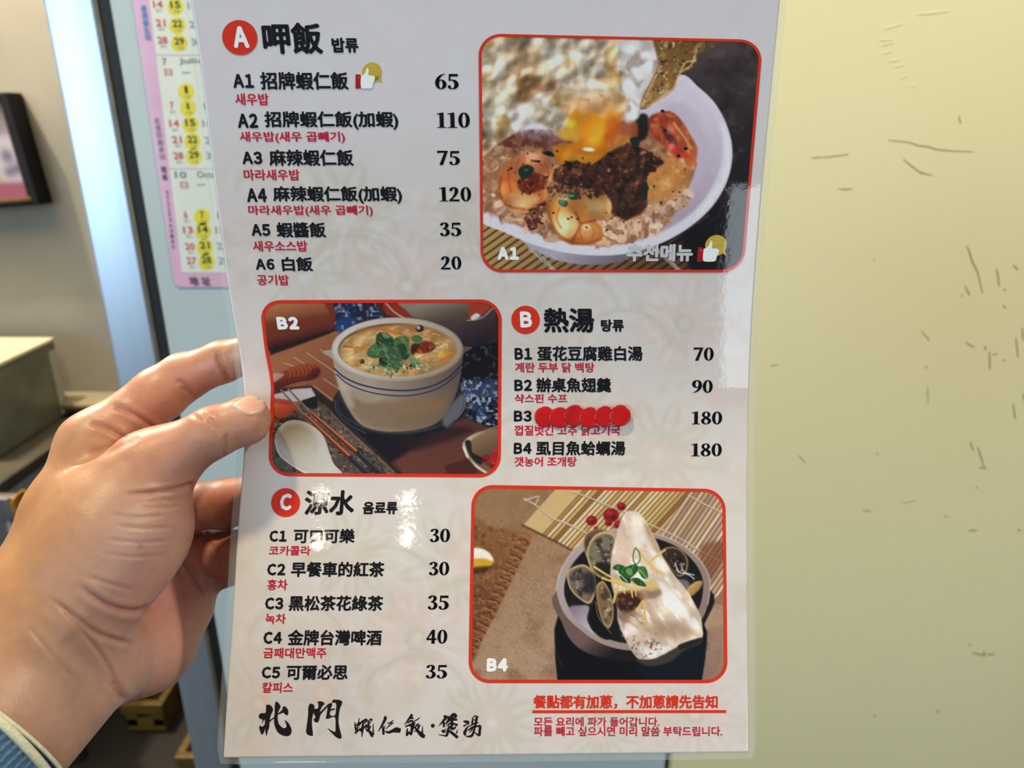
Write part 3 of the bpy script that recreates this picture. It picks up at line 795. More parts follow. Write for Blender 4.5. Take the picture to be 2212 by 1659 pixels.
flat_polys('brush_lettering', [q2(P) for P in (
    [(240, 440, 20), (262, 600, 42), (280, 740, 30)], [(260, 570, 20), (400, 430, 40), (440, 440, 50), (370, 560, 25)], [(385, 305, 14), (355, 500, 30), (310, 700, 40)], [(250, 800, 50), (330, 725, 40), (460, 640, 20)],
    [(395, 620, 20), (430, 700, 60), (455, 740, 20)], [(385, 480, 20), (500, 410, 50), (620, 340, 40)], [(520, 390, 20), (490, 600, 60), (480, 750, 46), (465, 915, 14)], [(500, 520, 20), (620, 400, 40), (650, 360, 40)], [(520, 660, 20), (580, 560, 40), (640, 520, 30)],
    [(640, 470, 20), (760, 360, 70), (740, 420, 40), (650, 520, 20)], [(580, 640, 20), (690, 540, 60), (760, 480, 40), (690, 650, 60), (620, 740, 30)], [(580, 660, 20), (700, 730, 60), (800, 860, 90), (830, 870, 30)], [(828, 480, 12), (826, 640, 26), (835, 850, 40)],
    [(1180, 270, 60), (1215, 320, 70), (1120, 520, 50), (985, 735, 12)], [(1130, 540, 14), (1150, 680, 60), (1155, 840, 50)], [(1205, 540, 12), (1160, 700, 30)], [(1280, 490, 30), (1400, 440, 30), (1530, 380, 70), (1480, 430, 50), (1330, 560, 30), (1235, 665, 10)], [(1215, 735, 30), (1320, 765, 60), (1450, 720, 80), (1570, 690, 130), (1700, 715, 100)],
)] + [q3(P) for P in (
    [(255, 155, 20), (290, 190, 50), (220, 270, 40), (105, 430, 10)], [(210, 250, 30), (320, 255, 30), (340, 262, 10)], [(175, 385, 16), (260, 330, 40), (320, 335, 30), (300, 500, 50), (275, 660, 40)], [(190, 440, 20), (290, 400, 30)], [(125, 480, 30), (210, 440, 30), (300, 470, 40)], [(180, 520, 20), (170, 620, 40), (165, 715, 40)], [(165, 700, 36), (230, 600, 20)],
    [(210, 600, 20), (265, 665, 50), (300, 610, 30)], [(350, 340, 16), (420, 300, 22), (500, 240, 16)], [(370, 350, 20), (345, 470, 30), (300, 620, 12)], [(375, 500, 14), (430, 430, 34), (500, 370, 30), (480, 450, 46), (430, 560, 30), (350, 605, 14)], [(360, 480, 20), (450, 590, 60), (560, 700, 80), (630, 735, 60)], [(572, 450, 8), (565, 600, 30), (575, 680, 40)],
    [(1110, 195, 20), (1170, 220, 60), (1130, 300, 50), (990, 455, 8)], [(1110, 330, 18), (1122, 400, 44), (1120, 490, 30)], [(1225, 200, 30), (1250, 300, 60), (1160, 410, 16)], [(1250, 270, 20), (1370, 180, 90), (1430, 210, 50), (1330, 300, 50)], [(1320, 260, 50), (1330, 400, 56), (1310, 540, 30)], [(1330, 310, 20), (1470, 292, 40)], [(1180, 460, 12), (1300, 390, 36), (1480, 435, 44)],
    [(1290, 460, 30), (1320, 530, 50), (1400, 510, 40), (1430, 460, 14)], [(1070, 560, 20), (1110, 600, 60), (1170, 590, 20)], [(1180, 540, 14), (1130, 560, 24)], [(1260, 440, 26), (1230, 560, 50), (1200, 690, 50), (1160, 710, 30), (985, 678, 10)], [(1240, 570, 40), (1350, 650, 56), (1480, 760, 60)], [(1480, 545, 8), (1445, 650, 30)],
    [(1625, 330, 16), (1700, 350, 60), (1780, 370, 40)], [(1780, 400, 12), (1700, 420, 20), (1630, 465, 40)], [(1760, 440, 14), (1690, 560, 50), (1660, 640, 60), (1680, 705, 30)], [(1865, 230, 18), (1855, 400, 44)], [(1865, 240, 14), (1940, 190, 30), (1985, 170, 40), (1960, 300, 50), (1930, 480, 40)], [(1880, 300, 16), (1960, 290, 24)], [(1770, 470, 14), (1880, 410, 30), (2020, 370, 14)],
    [(1745, 580, 20), (1830, 510, 40), (1950, 460, 40)], [(1780, 630, 14), (1870, 530, 30)], [(1930, 470, 30), (1880, 640, 44), (1820, 720, 50), (1690, 725, 14)], [(1940, 480, 20), (2050, 460, 50), (2045, 600, 50), (2030, 700, 40), (1900, 610, 14)])]
    + [circle(865 + 835 / 11.957, 1530 + 450 / 11.957, 4.2, 14)], M_brown)

# thumbs-up ribbon marks: gold rosette, white hand, red cuff
def thumb_mark(f, parent, hand_m, lift):
    r = flat_polys('rosette', [[f(*p) for p in smooth_loop([(1290, 165), (1560, 240), (1720, 430), (1755, 640), (1700, 880), (1500, 1040), (1290, 1090), (1000, 1040), (800, 880), (735, 680), (790, 470), (980, 260)], 4)],
                               [f(*p) for p in [(1250, 900), (1690, 800), (1755, 1150), (1570, 1060), (1290, 1190)]]], M_gold, parent, lift)
    h = flat_polys('thumb_up_hand', [[f(*p) for p in smooth_loop([(1015, 430), (1090, 560), (1070, 800), (1290, 815), (1400, 900), (1350, 1080), (1290, 1190), (1250, 1370), (1130, 1435), (740, 1435), (630, 1340), (660, 880), (750, 800), (900, 680), (960, 520)], 3)]], hand_m, parent, lift + 0.00005)
    c = flat_polys('red_cuff', [[f(*p) for p in [(390, 750), (640, 760), (660, 880), (610, 1340), (600, 1440), (340, 1440)]]], M_cuff, parent, lift + 0.00005)
    s = flat_polys('rosette_dots', [circle(*f(x, y), .9, 8) for x, y in ((1240, 370), (1400, 400), (1170, 520), (1310, 520), (1460, 490))] + [circle(*f(540, 905), .9, 8)], M_white, parent, lift + 0.0001)
thumb_mark(lambda x, y: (755 + (x * 0.90 - 60) / 22.1 + .05 * (y / 22.1 - 30), 125 + (y * .985 + 45) / 22.1), None, M_white, 0.00012)

# red frames of the three dish photographs (rounded rectangles, print width 6-7 units)
def frame_loop(q, r, inset=0.0, n=10, bend=None):
    """rounded loop through the corner quad q (tl, tr, br, bl) inset by some units"""
    tl, tr, br, bl = [np.array(p, float) for p in q]
    W_ = (np.linalg.norm(tr - tl) + np.linalg.norm(br - bl)) / 2; H_ = (np.linalg.norm(bl - tl) + np.linalg.norm(br - tr)) / 2
    pts = []
    def arc(cx, cy, a0):
        for t in np.linspace(a0, a0 + math.pi / 2, n):
            pts.append((cx + (r - inset) * math.cos(t), cy + (r - inset) * math.sin(t)))
    def run(x0, y0, x1, y1, k=26):
        for t in np.linspace(0, 1, k)[1:-1]: pts.append((x0 + (x1 - x0) * t, y0 + (y1 - y0) * t))
    i = inset
    arc(r, r, math.pi); run(r, i, W_ - r, i); arc(W_ - r, r, -math.pi / 2); run(W_ - i, r, W_ - i, H_ - r); arc(W_ - r, H_ - r, 0); run(W_ - r, H_ - i, r, H_ - i); arc(r, H_ - r, math.pi / 2); run(i, H_ - r, i, r)
    out = []
    for x, y in pts:
        u, v = x / W_, y / H_
        p = (tl * (1 - u) + tr * u) * (1 - v) + (bl * (1 - u) + br * u) * v
        if bend: p = p + np.array([bend(p[1]) * (1 - u), 0])
        out.append((float(p[0]), float(p[1])))
    return out


def photo_frame(q, r, w, parent, bend=None):
    a = frame_loop(q, r, 0, bend=bend); b = frame_loop(q, r, w, bend=bend); n = len(a)
    V = np.array(a + b); F = [(i, (i + 1) % n, n + (i + 1) % n, n + i) for i in range(n)]
    me = mesh_np('photo_frame', np.c_[V, np.zeros(len(V))], F); set_flat(me, V, 0.00016)
    o = link('photo_frame', me, M_orange); adopt(o, parent) if parent.type == 'EMPTY' else None
    o['label'] = 'rounded red printed border'
    return o


# ---- six round red stickers stuck over the name of B3
M_stick = mat('glossy_red_sticker', (214, 12, 8), 0.22, coat=0.6, noise=(120, 0.18), bump=(90, 0.06, 0.0006))
WHERE = ['leftmost of six overlapping round red stickers, right after the code B3', 'second red round sticker from the left in the row beside B3', 'third red sticker from the left, sitting highest in the middle of the row',
         'fourth red round sticker from the left, above the crimson small print', 'fifth red round sticker, tucked under the rightmost one', 'rightmost red round sticker, brightest and lying on top of the row']
for k, (cx, cy, r) in enumerate([(370, 993, 86), (492, 1000, 86), (617, 983, 88), (741, 1000, 87), (866, 990, 86), (990, 983, 88)]):
    cx = 1080 + cx / 3.8138; cy = 640 + cy / 3.8138; r = r / 3.8138
    V = []; F = []; n = 36; lift0 = 0.0003 + 0.00028 * k
    rings = [(0, .00022), (.5, .00022), (.93, .00022), (1.0, .00012), (1.0, 0.0)]
    tx = 0.0006 if k < 5 else 0.0016                      # each one leans on its left neighbour; the last one lifts at its lower right
    for f, l in rings:
        for j in range(n):
            t = 2 * math.pi * j / n; x = cx + r * f * math.cos(t); y = cy + r * f * math.sin(t)
            lf = lift0 + l + tx * 0.25 * (f * math.sin(t) + .4 * f * math.cos(t)) * (1 if k == 5 else .4)
            V.append(sheet(np.array([x]), np.array([y]), lf)[0])
    for i in range(1, len(rings) - 0):
        for j in range(n):
            a = (i - 1) * n + j; b = (i - 1) * n + (j + 1) % n
            F.append((a, a + n, b + n, b))
    me = mesh_np('red_sticker', V, F)
    me.flip_normals() if me.polygons[n + 2].normal.dot(CAM - me.polygons[n + 2].center) < 0 else None
    o = link('red_sticker', me, M_stick, None, True)
    tag(o, WHERE[k], 'sticker', 'round red stickers covering the name of item B3')
# ================================================================== the three dish photographs (flat prints)
def paint_rice(c):
    full = (slice(None), slice(None))
    # slate table behind
    c.C[:] = c.shade(full, ((88, 74, 74), (14, 11, 16), (1500, 150, 1600, 1350)))
    c.grain([(1100, 60), (1900, 60), (1900, 1650), (1100, 1650)], 130, (44, 30, 26), 0, .7, .8, smooth=False)
    c.grain([(1500, 60), (1900, 60), (1900, 900), (1500, 900)], 60, (104, 92, 92), .15, .8, .6, 4, smooth=False)
    # bamboo mat lower left
    mat_ = [(20, 1200), (420, 1380), (1080, 1440), (1330, 1440), (1450, 1680), (20, 1680)]
    c.poly(mat_, ((188, 150, 92), (96, 66, 40), (80, 1300, 1250, 1600)), 6, smooth=False)
    for k in range(24):
        x = -420 + k * 74; g = max(0, min(1, (k - 6) / 14))
        c.line([(x, 1680), (x + 640, 1230)], 10, (62 - 30 * g, 42 - 20 * g, 24 - 10 * g), 5, .85)
        c.line([(x + 34, 1680), (x + 674, 1230)], 14, (208 - 100 * g, 172 - 90 * g, 112 - 66 * g), 7, .55)
    c.poly([(1330, 1340), (1900, 1100), (1900, 1700), (1440, 1700)], (18, 15, 18), 40, .9, smooth=False)
    for x in (430, 1230):
        c.line([(x - 60, 1440), (x + 20, 1510), (x + 100, 1590)], 26, (196, 186, 180), 8, .8)
        c.line([(x - 30, 1450), (x + 60, 1560)], 8, (120, 108, 100), 5, .6)
    # bowl: body under the rim, rim, inner wall
    c.poly([(330, 1380), (470, 1490), (620, 1535), (760, 1546), (900, 1535), (1050, 1490), (1180, 1400), (800, 1420)], ((186, 178, 192), (128, 118, 128), (560, 1440, 900, 1560)), 8)
    for k in range(9): c.line([(480 + k * 60, 1480 + 8 * min(k, 8 - k)), (540 + k * 60, 1530)], 5, (150, 142, 158), 4, .5)
    c.poly([(1060, 560), (1150, 470), (1330, 330), (1450, 410), (1560, 520), (1640, 680), (1666, 840), (1632, 1010), (1540, 1170), (1400, 1300), (1230, 1400), (1050, 1462), (850, 1488), (620, 1472), (400, 1420), (220, 1345), (40, 1262), (40, 1150), (40, 900), (300, 600)], ((226, 218, 230), (232, 226, 236), (1300, 400, 600, 1400)), 7)
    c.poly([(1080, 560), (1200, 470), (1330, 370), (1450, 470), (1550, 600), (1600, 760), (1590, 900), (1540, 1040), (1440, 1180), (1300, 1290), (1100, 1380), (900, 1420), (650, 1405), (430, 1350), (230, 1270), (40, 1160), (40, 900), (400, 700)], ((222, 212, 226), (190, 172, 188), (1500, 560, 1330, 1200)), 14)
    c.poly([(1230, 520), (1370, 520), (1470, 650), (1520, 830), (1470, 1000), (1380, 1130), (1330, 1020), (1430, 850), (1360, 680), (1260, 600)], (206, 192, 210), 40, .8)
    c.poly([(1600, 640), (1650, 780), (1640, 960), (1560, 1120), (1420, 1260), (1480, 1160), (1590, 1000), (1620, 820)], (246, 240, 246), 16, .7)
    # rice
    rice = [(40, 860), (200, 720), (500, 760), (900, 700), (1130, 640), (1330, 780), (1430, 870), (1420, 960), (1370, 1080), (1310, 1200), (1200, 1310), (1060, 1380), (850, 1418), (620, 1400), (420, 1345), (230, 1262), (60, 1165), (40, 1000)]
    c.poly(rice, (176, 124, 88), 10)
    c.scatter(rice, 700, 27, 15, [(206, 158, 122), (188, 138, 104), (220, 178, 146), (160, 108, 76), (196, 146, 108)], .8, 3, f=7)
    c.scatter([(840, 1260), (1130, 1090), (1370, 1060), (1350, 1160), (1230, 1290), (1050, 1380), (860, 1420), (800, 1400)], 210, 32, 17, [(228, 186, 150), (240, 204, 176), (206, 158, 120), (176, 126, 92), (232, 190, 160)], .9, 5, f=5)
    c.scatter([(60, 1000), (170, 1060), (250, 1210), (420, 1270), (560, 1370), (520, 1400), (300, 1310), (70, 1180)], 150, 32, 17, [(222, 178, 148), (232, 192, 166), (200, 150, 116), (170, 118, 86)], .9, 6, f=6)
    c.grain([(150, 700), (560, 690), (760, 790), (560, 900), (480, 840), (260, 830), (160, 800)], 40, (92, 44, 34), -.1, .5, .85, 8)
    c.poly([(180, 720), (420, 690), (600, 740), (560, 800), (300, 770)], (110, 56, 44), 26, .55)
    c.scatter([(330, 1180), (470, 1130), (440, 1280), (380, 1330), (340, 1270)], 70, 15, 10, [(96, 40, 32), (130, 64, 50), (74, 30, 24)], .9, 9, f=5)
    # shrimp, back right
    c.poly([(1130, 610), (1200, 570), (1280, 568), (1350, 640), (1400, 720), (1442, 810), (1420, 900), (1360, 940), (1290, 850), (1200, 770), (1140, 700)], ((164, 66, 40), (206, 112, 62), (1150, 600, 1420, 860)), 10)
    c.grain([(1130, 610), (1280, 568), (1442, 810), (1360, 940), (1200, 770)], 34, (226, 150, 92), .05, .6, .8, 3)
    c.poly([(1210, 660), (1260, 690), (1310, 760), (1290, 800), (1230, 720)], (92, 40, 46), 12, .8)
    c.poly([(1260, 770), (1340, 800), (1390, 860), (1330, 860), (1270, 820)], (212, 72, 48), 12, .9)
    c.line([(1290, 640), (1350, 720), (1400, 800)], 14, (240, 190, 140), 8, .7)
    for x, y in ((1218, 563), (1234, 688), (1366, 803), (1320, 850)): c.ell(x, y, 12, 10, (22, 18, 20), 4)
    c.ell(1340, 900, 22, 34, (226, 212, 214), 8, .8)
    c.poly([(1140, 860), (1260, 850), (1400, 940), (1360, 1060), (1230, 1130), (1120, 1140), (1100, 1000)], (206, 140, 74), 18, .85)
    c.grain([(1140, 860), (1260, 850), (1400, 940), (1360, 1060), (1230, 1130), (1120, 1140), (1100, 1000)], 36, (230, 176, 112), .0, .6, .8, 5)
    c.poly([(1040, 600), (1120, 590), (1120, 720), (1060, 760), (1020, 720)], (34, 30, 24), 12, .95)
    c.poly([(920, 640), (1040, 620), (1060, 720), (1000, 800), (900, 800), (880, 740)], (176, 96, 52), 14, .9)
    c.poly([(930, 720), (1010, 730), (990, 790), (900, 800)], (206, 142, 64), 12, .8)
    # yolk
    yolk = [(600, 560), (680, 500), (820, 520), (960, 545), (950, 610), (905, 680), (876, 760), (880, 830), (790, 890), (660, 912), (560, 900), (530, 830), (560, 770), (660, 760), (640, 650)]
    c.poly(yolk, ((246, 164, 34), (206, 122, 20), (760, 560, 700, 900)), 12)
    c.poly([(690, 620), (900, 590), (880, 700), (800, 780), (700, 740)], (240, 158, 28), 30, .9)
    c.poly([(540, 640), (640, 590), (670, 640), (680, 750), (600, 750), (520, 690)], (226, 172, 66), 14, .95)
    c.ell(628, 640, 34, 26, (252, 216, 60), 14, .9)
    c.poly([(560, 780), (760, 790), (860, 810), (760, 890), (600, 900), (530, 850)], (198, 124, 22), 26, .75)
    c.poly([(600, 830), (760, 850), (700, 890), (580, 890)], (226, 158, 44), 20, .7)
    c.ell(745, 808, 36, 13, (255, 250, 232), 6, 1, .08); c.ell(900, 690, 40, 90, (216, 108, 18), 20, .6, .5)
    # minced pork sauce
    pork = [(520, 950), (640, 886), (770, 905), (900, 815), (1020, 780), (1170, 850), (1226, 895), (1130, 960), (1110, 1060), (1112, 1180), (1000, 1252), (900, 1215), (870, 1100), (740, 1060), (600, 1040), (520, 1000)]
    c.poly(pork, (74, 42, 30), 14)
    c.scatter(pork, 620, 15, 11, [(104, 62, 44), (58, 30, 24), (128, 82, 58), (84, 46, 40), (44, 24, 20), (96, 52, 30)], .85, 11, f=5)
    c.scatter(pork, 60, 9, 7, [(190, 140, 104), (160, 110, 80)], .8, 12, f=4)
    c.poly([(860, 1080), (1000, 1050), (1110, 1090), (1100, 1190), (1000, 1240), (910, 1200)], (62, 44, 28), 20, .55)
    c.emboss(pork, 50, .35, 51); c.emboss(rice, 70, .14, 52)
    # shrimp, left
    sh = [(230, 890), (330, 836), (440, 838), (520, 900), (515, 980), (480, 1060), (470, 1130), (340, 1198), (240, 1180), (178, 1080), (180, 980)]
    c.poly(sh, ((206, 132, 84), (214, 120, 56), (400, 850, 240, 1170)), 10)
    c.poly([(185, 980), (270, 960), (330, 1060), (430, 1120), (330, 1195), (240, 1180), (185, 1090)], ((220, 118, 48), (236, 170, 104), (220, 1000, 330, 1170)), 18)
    c.poly([(250, 1090), (330, 1100), (420, 1130), (340, 1180), (260, 1160)], (244, 192, 132), 22, .8)
    c.grain(sh, 30, (236, 170, 110), .15, .7, .7, 6)
    c.poly([(300, 1000), (400, 960), (480, 1000), (450, 1060), (360, 1090), (300, 1060)], (112, 44, 20), 14, .95)
    c.scatter([(300, 1000), (400, 960), (480, 1000), (450, 1060), (360, 1090), (300, 1060)], 60, 12, 9, [(140, 60, 28), (80, 28, 14), (170, 90, 48)], .85, 13, f=4)
    c.poly([(300, 930), (350, 905), (395, 930), (380, 970), (330, 1000), (300, 970)], (34, 52, 42), 8)
    c.ell(345, 940, 16, 10, (78, 106, 84), 5, .8); c.poly([(450, 830), (500, 820), (525, 850), (490, 850)], (26, 34, 28), 5)
    c.line([(380, 880), (430, 885)], 14, (40, 24, 18), 5)
    for x, y in ((490, 840), (480, 985), (250, 930)): c.ell(x, y, 9, 8, (30, 20, 16), 4)
    # shrimp, front
    sf = [(478, 1130), (560, 1080), (680, 1100), (780, 1060), (880, 1130), (890, 1200), (850, 1250), (780, 1262), (830, 1310), (825, 1380), (740, 1412), (620, 1410), (540, 1340), (490, 1240)]
    c.poly(sf, ((196, 140, 80), (222, 130, 52), (600, 1100, 660, 1400)), 10)
    c.poly([(485, 1180), (560, 1150), (660, 1240), (680, 1340), (600, 1380), (530, 1320)], ((226, 142, 56), (246, 186, 120), (500, 1180, 610, 1300)), 18)
    c.ell(585, 1260, 62, 48, (250, 206, 150), 26, .9, .5); c.ell(740, 1330, 72, 52, (240, 168, 102), 24, .9, .2); c.ell(730, 1305, 34, 18, (252, 214, 176), 12, .8)
    c.poly([(730, 1120), (860, 1130), (885, 1210), (800, 1250), (720, 1200)], (196, 146, 86), 18, .95); c.ell(800, 1170, 50, 34, (226, 184, 128), 20, .8)
    c.line([(640, 1390), (690, 1290), (660, 1210)], 14, (150, 70, 30), 10, .7)
    c.line([(700, 1280), (790, 1262)], 14, (140, 70, 34), 8, .7)
    c.scatter([(480, 1050), (700, 1040), (860, 1080), (720, 1120), (560, 1110)], 90, 14, 10, [(96, 56, 36), (130, 84, 50), (66, 36, 26)], .85, 15, f=5)
    c.poly([(600, 1085), (660, 1090), (672, 1130), (620, 1120)], (44, 72, 40), 5); c.poly([(550, 1130), (610, 1140), (600, 1175), (560, 1165)], (52, 84, 48), 5); c.ell(640, 1105, 16, 8, (110, 140, 90), 4, .7)
    c.poly([(1090, 1040), (1118, 1020), (1120, 1110), (1096, 1130)], (30, 48, 34), 6)
    c.poly([(1010, 740), (1060, 730), (1070, 780), (1030, 790)], (34, 50, 36), 6)
    c.scatter([(200, 850), (1300, 850), (1250, 1300), (420, 1330)], 70, 6, 5, [(40, 22, 16)], .8, 16, f=3)
    c.emboss(sh, 120, .2, 53, sheen=.3); c.emboss(sf, 110, .22, 54, sheen=.35); c.emboss(yolk, 200, .1, 55, sheen=.2, col=(255, 214, 110))
    c.emboss([(1130, 610), (1280, 568), (1442, 810), (1360, 940), (1200, 770)], 70, .25, 56, sheen=.3)
    c.poly([(860, 620), (960, 560), (930, 660), (880, 760), (850, 800), (850, 700)], (196, 100, 20), 26, .55)
    # fried egg
    egg = [(40, 40), (1190, 40), (1190, 240), (1160, 330), (1120, 420), (1075, 520), (1060, 600), (985, 632), (970, 560), (900, 520), (780, 470), (690, 470), (610, 520), (620, 600), (560, 690), (470, 660), (400, 640), (280, 700), (180, 760), (60, 860), (40, 860)]
    c.poly(egg, (214, 196, 174), 12)
    c.grain(egg, 150, (176, 138, 84), -.05, .45, .9, 21); c.grain(egg, 90, (242, 236, 228), .02, .4, .95, 22); c.grain(egg, 60, (156, 116, 66), .25, .7, .6, 23); c.grain(egg, 50, (250, 246, 244), .2, .7, .7, 24)
    for P, col, f, a in (([(230, 160), (420, 130), (460, 240), (400, 340), (260, 330), (240, 250)], (206, 168, 130), 50, .8), ([(300, 350), (450, 350), (430, 420), (360, 500), (320, 540), (290, 450)], (134, 92, 42), 26, .85), ([(430, 400), (560, 360), (520, 420), (400, 450)], (140, 96, 60), 18, .8),
                         ([(40, 80), (160, 120), (190, 320), (130, 480), (40, 560)], (236, 226, 214), 40, .8), ([(90, 560), (200, 540), (240, 620), (160, 700), (100, 730)], (244, 240, 238), 24, .9), ([(230, 580), (330, 520), (400, 580), (390, 650), (280, 690), (240, 650)], (238, 232, 234), 18, .9),
                         ([(150, 600), (230, 590), (240, 690), (170, 720)], (176, 146, 80), 16, .8), ([(720, 340), (800, 270), (880, 310), (870, 370), (760, 400)], (244, 240, 240), 24, .9), ([(440, 170), (540, 150), (560, 210), (470, 220)], (238, 232, 228), 24, .8), ([(560, 240), (720, 200), (740, 280), (620, 330)], (232, 222, 212), 26, .8),
                         ([(860, 150), (920, 130), (930, 220), (880, 330), (840, 220)], (186, 140, 70), 24, .8), ([(890, 330), (940, 340), (900, 440), (860, 420)], (196, 148, 84), 20, .7), ([(640, 500), (800, 470), (970, 520), (950, 570), (860, 550), (840, 600), (760, 560), (700, 570)], (222, 176, 136), 26, .75)):
        c.poly(P, col, f, a)
    c.poly(egg, (178, 150, 112), 14, .18); c.grain(egg, 110, (164, 124, 74), .0, .55, .7, 26); c.emboss(egg, 150, .30, 41, sheen=.2); c.emboss(egg, 80, .28, 42, sheen=.35); c.emboss(egg, 45, .2, 43, sheen=.3)
    c.poly([(950, 110), (1170, 130), (1190, 260), (1150, 350), (1100, 450), (1060, 600), (990, 630), (975, 540), (1010, 480), (960, 420), (980, 320), (940, 220)], (222, 214, 216), 22)
    c.emboss([(950, 110), (1170, 130), (1190, 260), (1150, 350), (1100, 450), (1060, 600), (990, 630), (975, 540), (1010, 480), (960, 420), (980, 320), (940, 220)], 110, .26, 44, sheen=.5)
    c.grain([(950, 110), (1170, 130), (1190, 260), (1100, 450), (1060, 600), (990, 630), (960, 420)], 60, (180, 162, 152), .05, .5, .8, 31)
    for x, y, rx, ry in ((1020, 170, 50, 26), (1110, 210, 40, 30), (1000, 400, 40, 46), (1060, 330, 36, 40), (1020, 590, 36, 24), (1130, 280, 26, 36)): c.ell(x, y, rx, ry, (248, 246, 250), 18, .9)
    for P in ([(1050, 190), (1080, 240), (1110, 235)], [(1000, 300), (1040, 360)], [(1030, 500), (1060, 530)]): c.line(P, 18, (160, 142, 130), 22, .5)
    c.poly([(620, 500), (700, 470), (680, 540), (640, 570)], (206, 120, 50), 14, .7)
    flap = [(560, 440), (700, 415), (860, 430), (975, 470), (985, 560), (930, 610), (880, 580), (830, 610), (770, 570), (710, 600), (670, 550), (620, 590), (580, 540)]
    c.poly(flap, ((232, 206, 176), (228, 160, 84), (760, 430, 770, 610)), 26, .9); c.emboss(flap, 70, .22, 81, sheen=.4); c.grain(flap, 40, (206, 140, 80), .2, .7, .7, 82)
    for P in ([(250, 900), (230, 990), (250, 1080)], [(300, 870), (270, 960)], [(460, 880), (490, 960), (470, 1040)]): c.line(P, 12, (176, 84, 40), 10, .55)
    for P in ([(330, 1190), (220, 1165), (176, 1075), (182, 985)], [(640, 1408), (545, 1345), (495, 1240), (484, 1150)], [(825, 1380), (740, 1412), (640, 1408)]): c.line(P, 14, (150, 70, 30), 12, .6)
    for P in ([(560, 1180), (540, 1250), (570, 1310)], [(760, 1290), (780, 1330), (770, 1370)], [(700, 1290), (690, 1340), (710, 1390)]): c.line(P, 10, (190, 96, 40), 10, .6)
    lace = [(1185, 60), (1600, 60), (1540, 150), (1440, 200), (1430, 270), (1320, 330), (1290, 420), (1180, 500), (1110, 545), (1080, 520), (1120, 420), (1190, 270)]
    c.poly(lace, ((120, 88, 44), (172, 132, 78), (1300, 100, 1180, 480)), 12)
    c.grain(lace, 40, (204, 170, 112), .05, .5, .9, 33, stretch=(2.2, .6), rot=2.2); c.grain(lace, 26, (70, 48, 24), .2, .6, .8, 34); c.grain(lace, 16, (244, 226, 190), .35, .7, .9, 35)
    for P in ([(1430, 200), (1400, 270), (1330, 320), (1290, 410), (1190, 490), (1120, 540)], [(1180, 330), (1130, 430), (1090, 520)], [(1430, 240), (1370, 250), (1330, 310)]): c.line(P, 9, (226, 196, 142), 5, .8)
    c.poly([(1500, 60), (1620, 60), (1500, 190), (1440, 190)], (96, 78, 58), 22, .6)


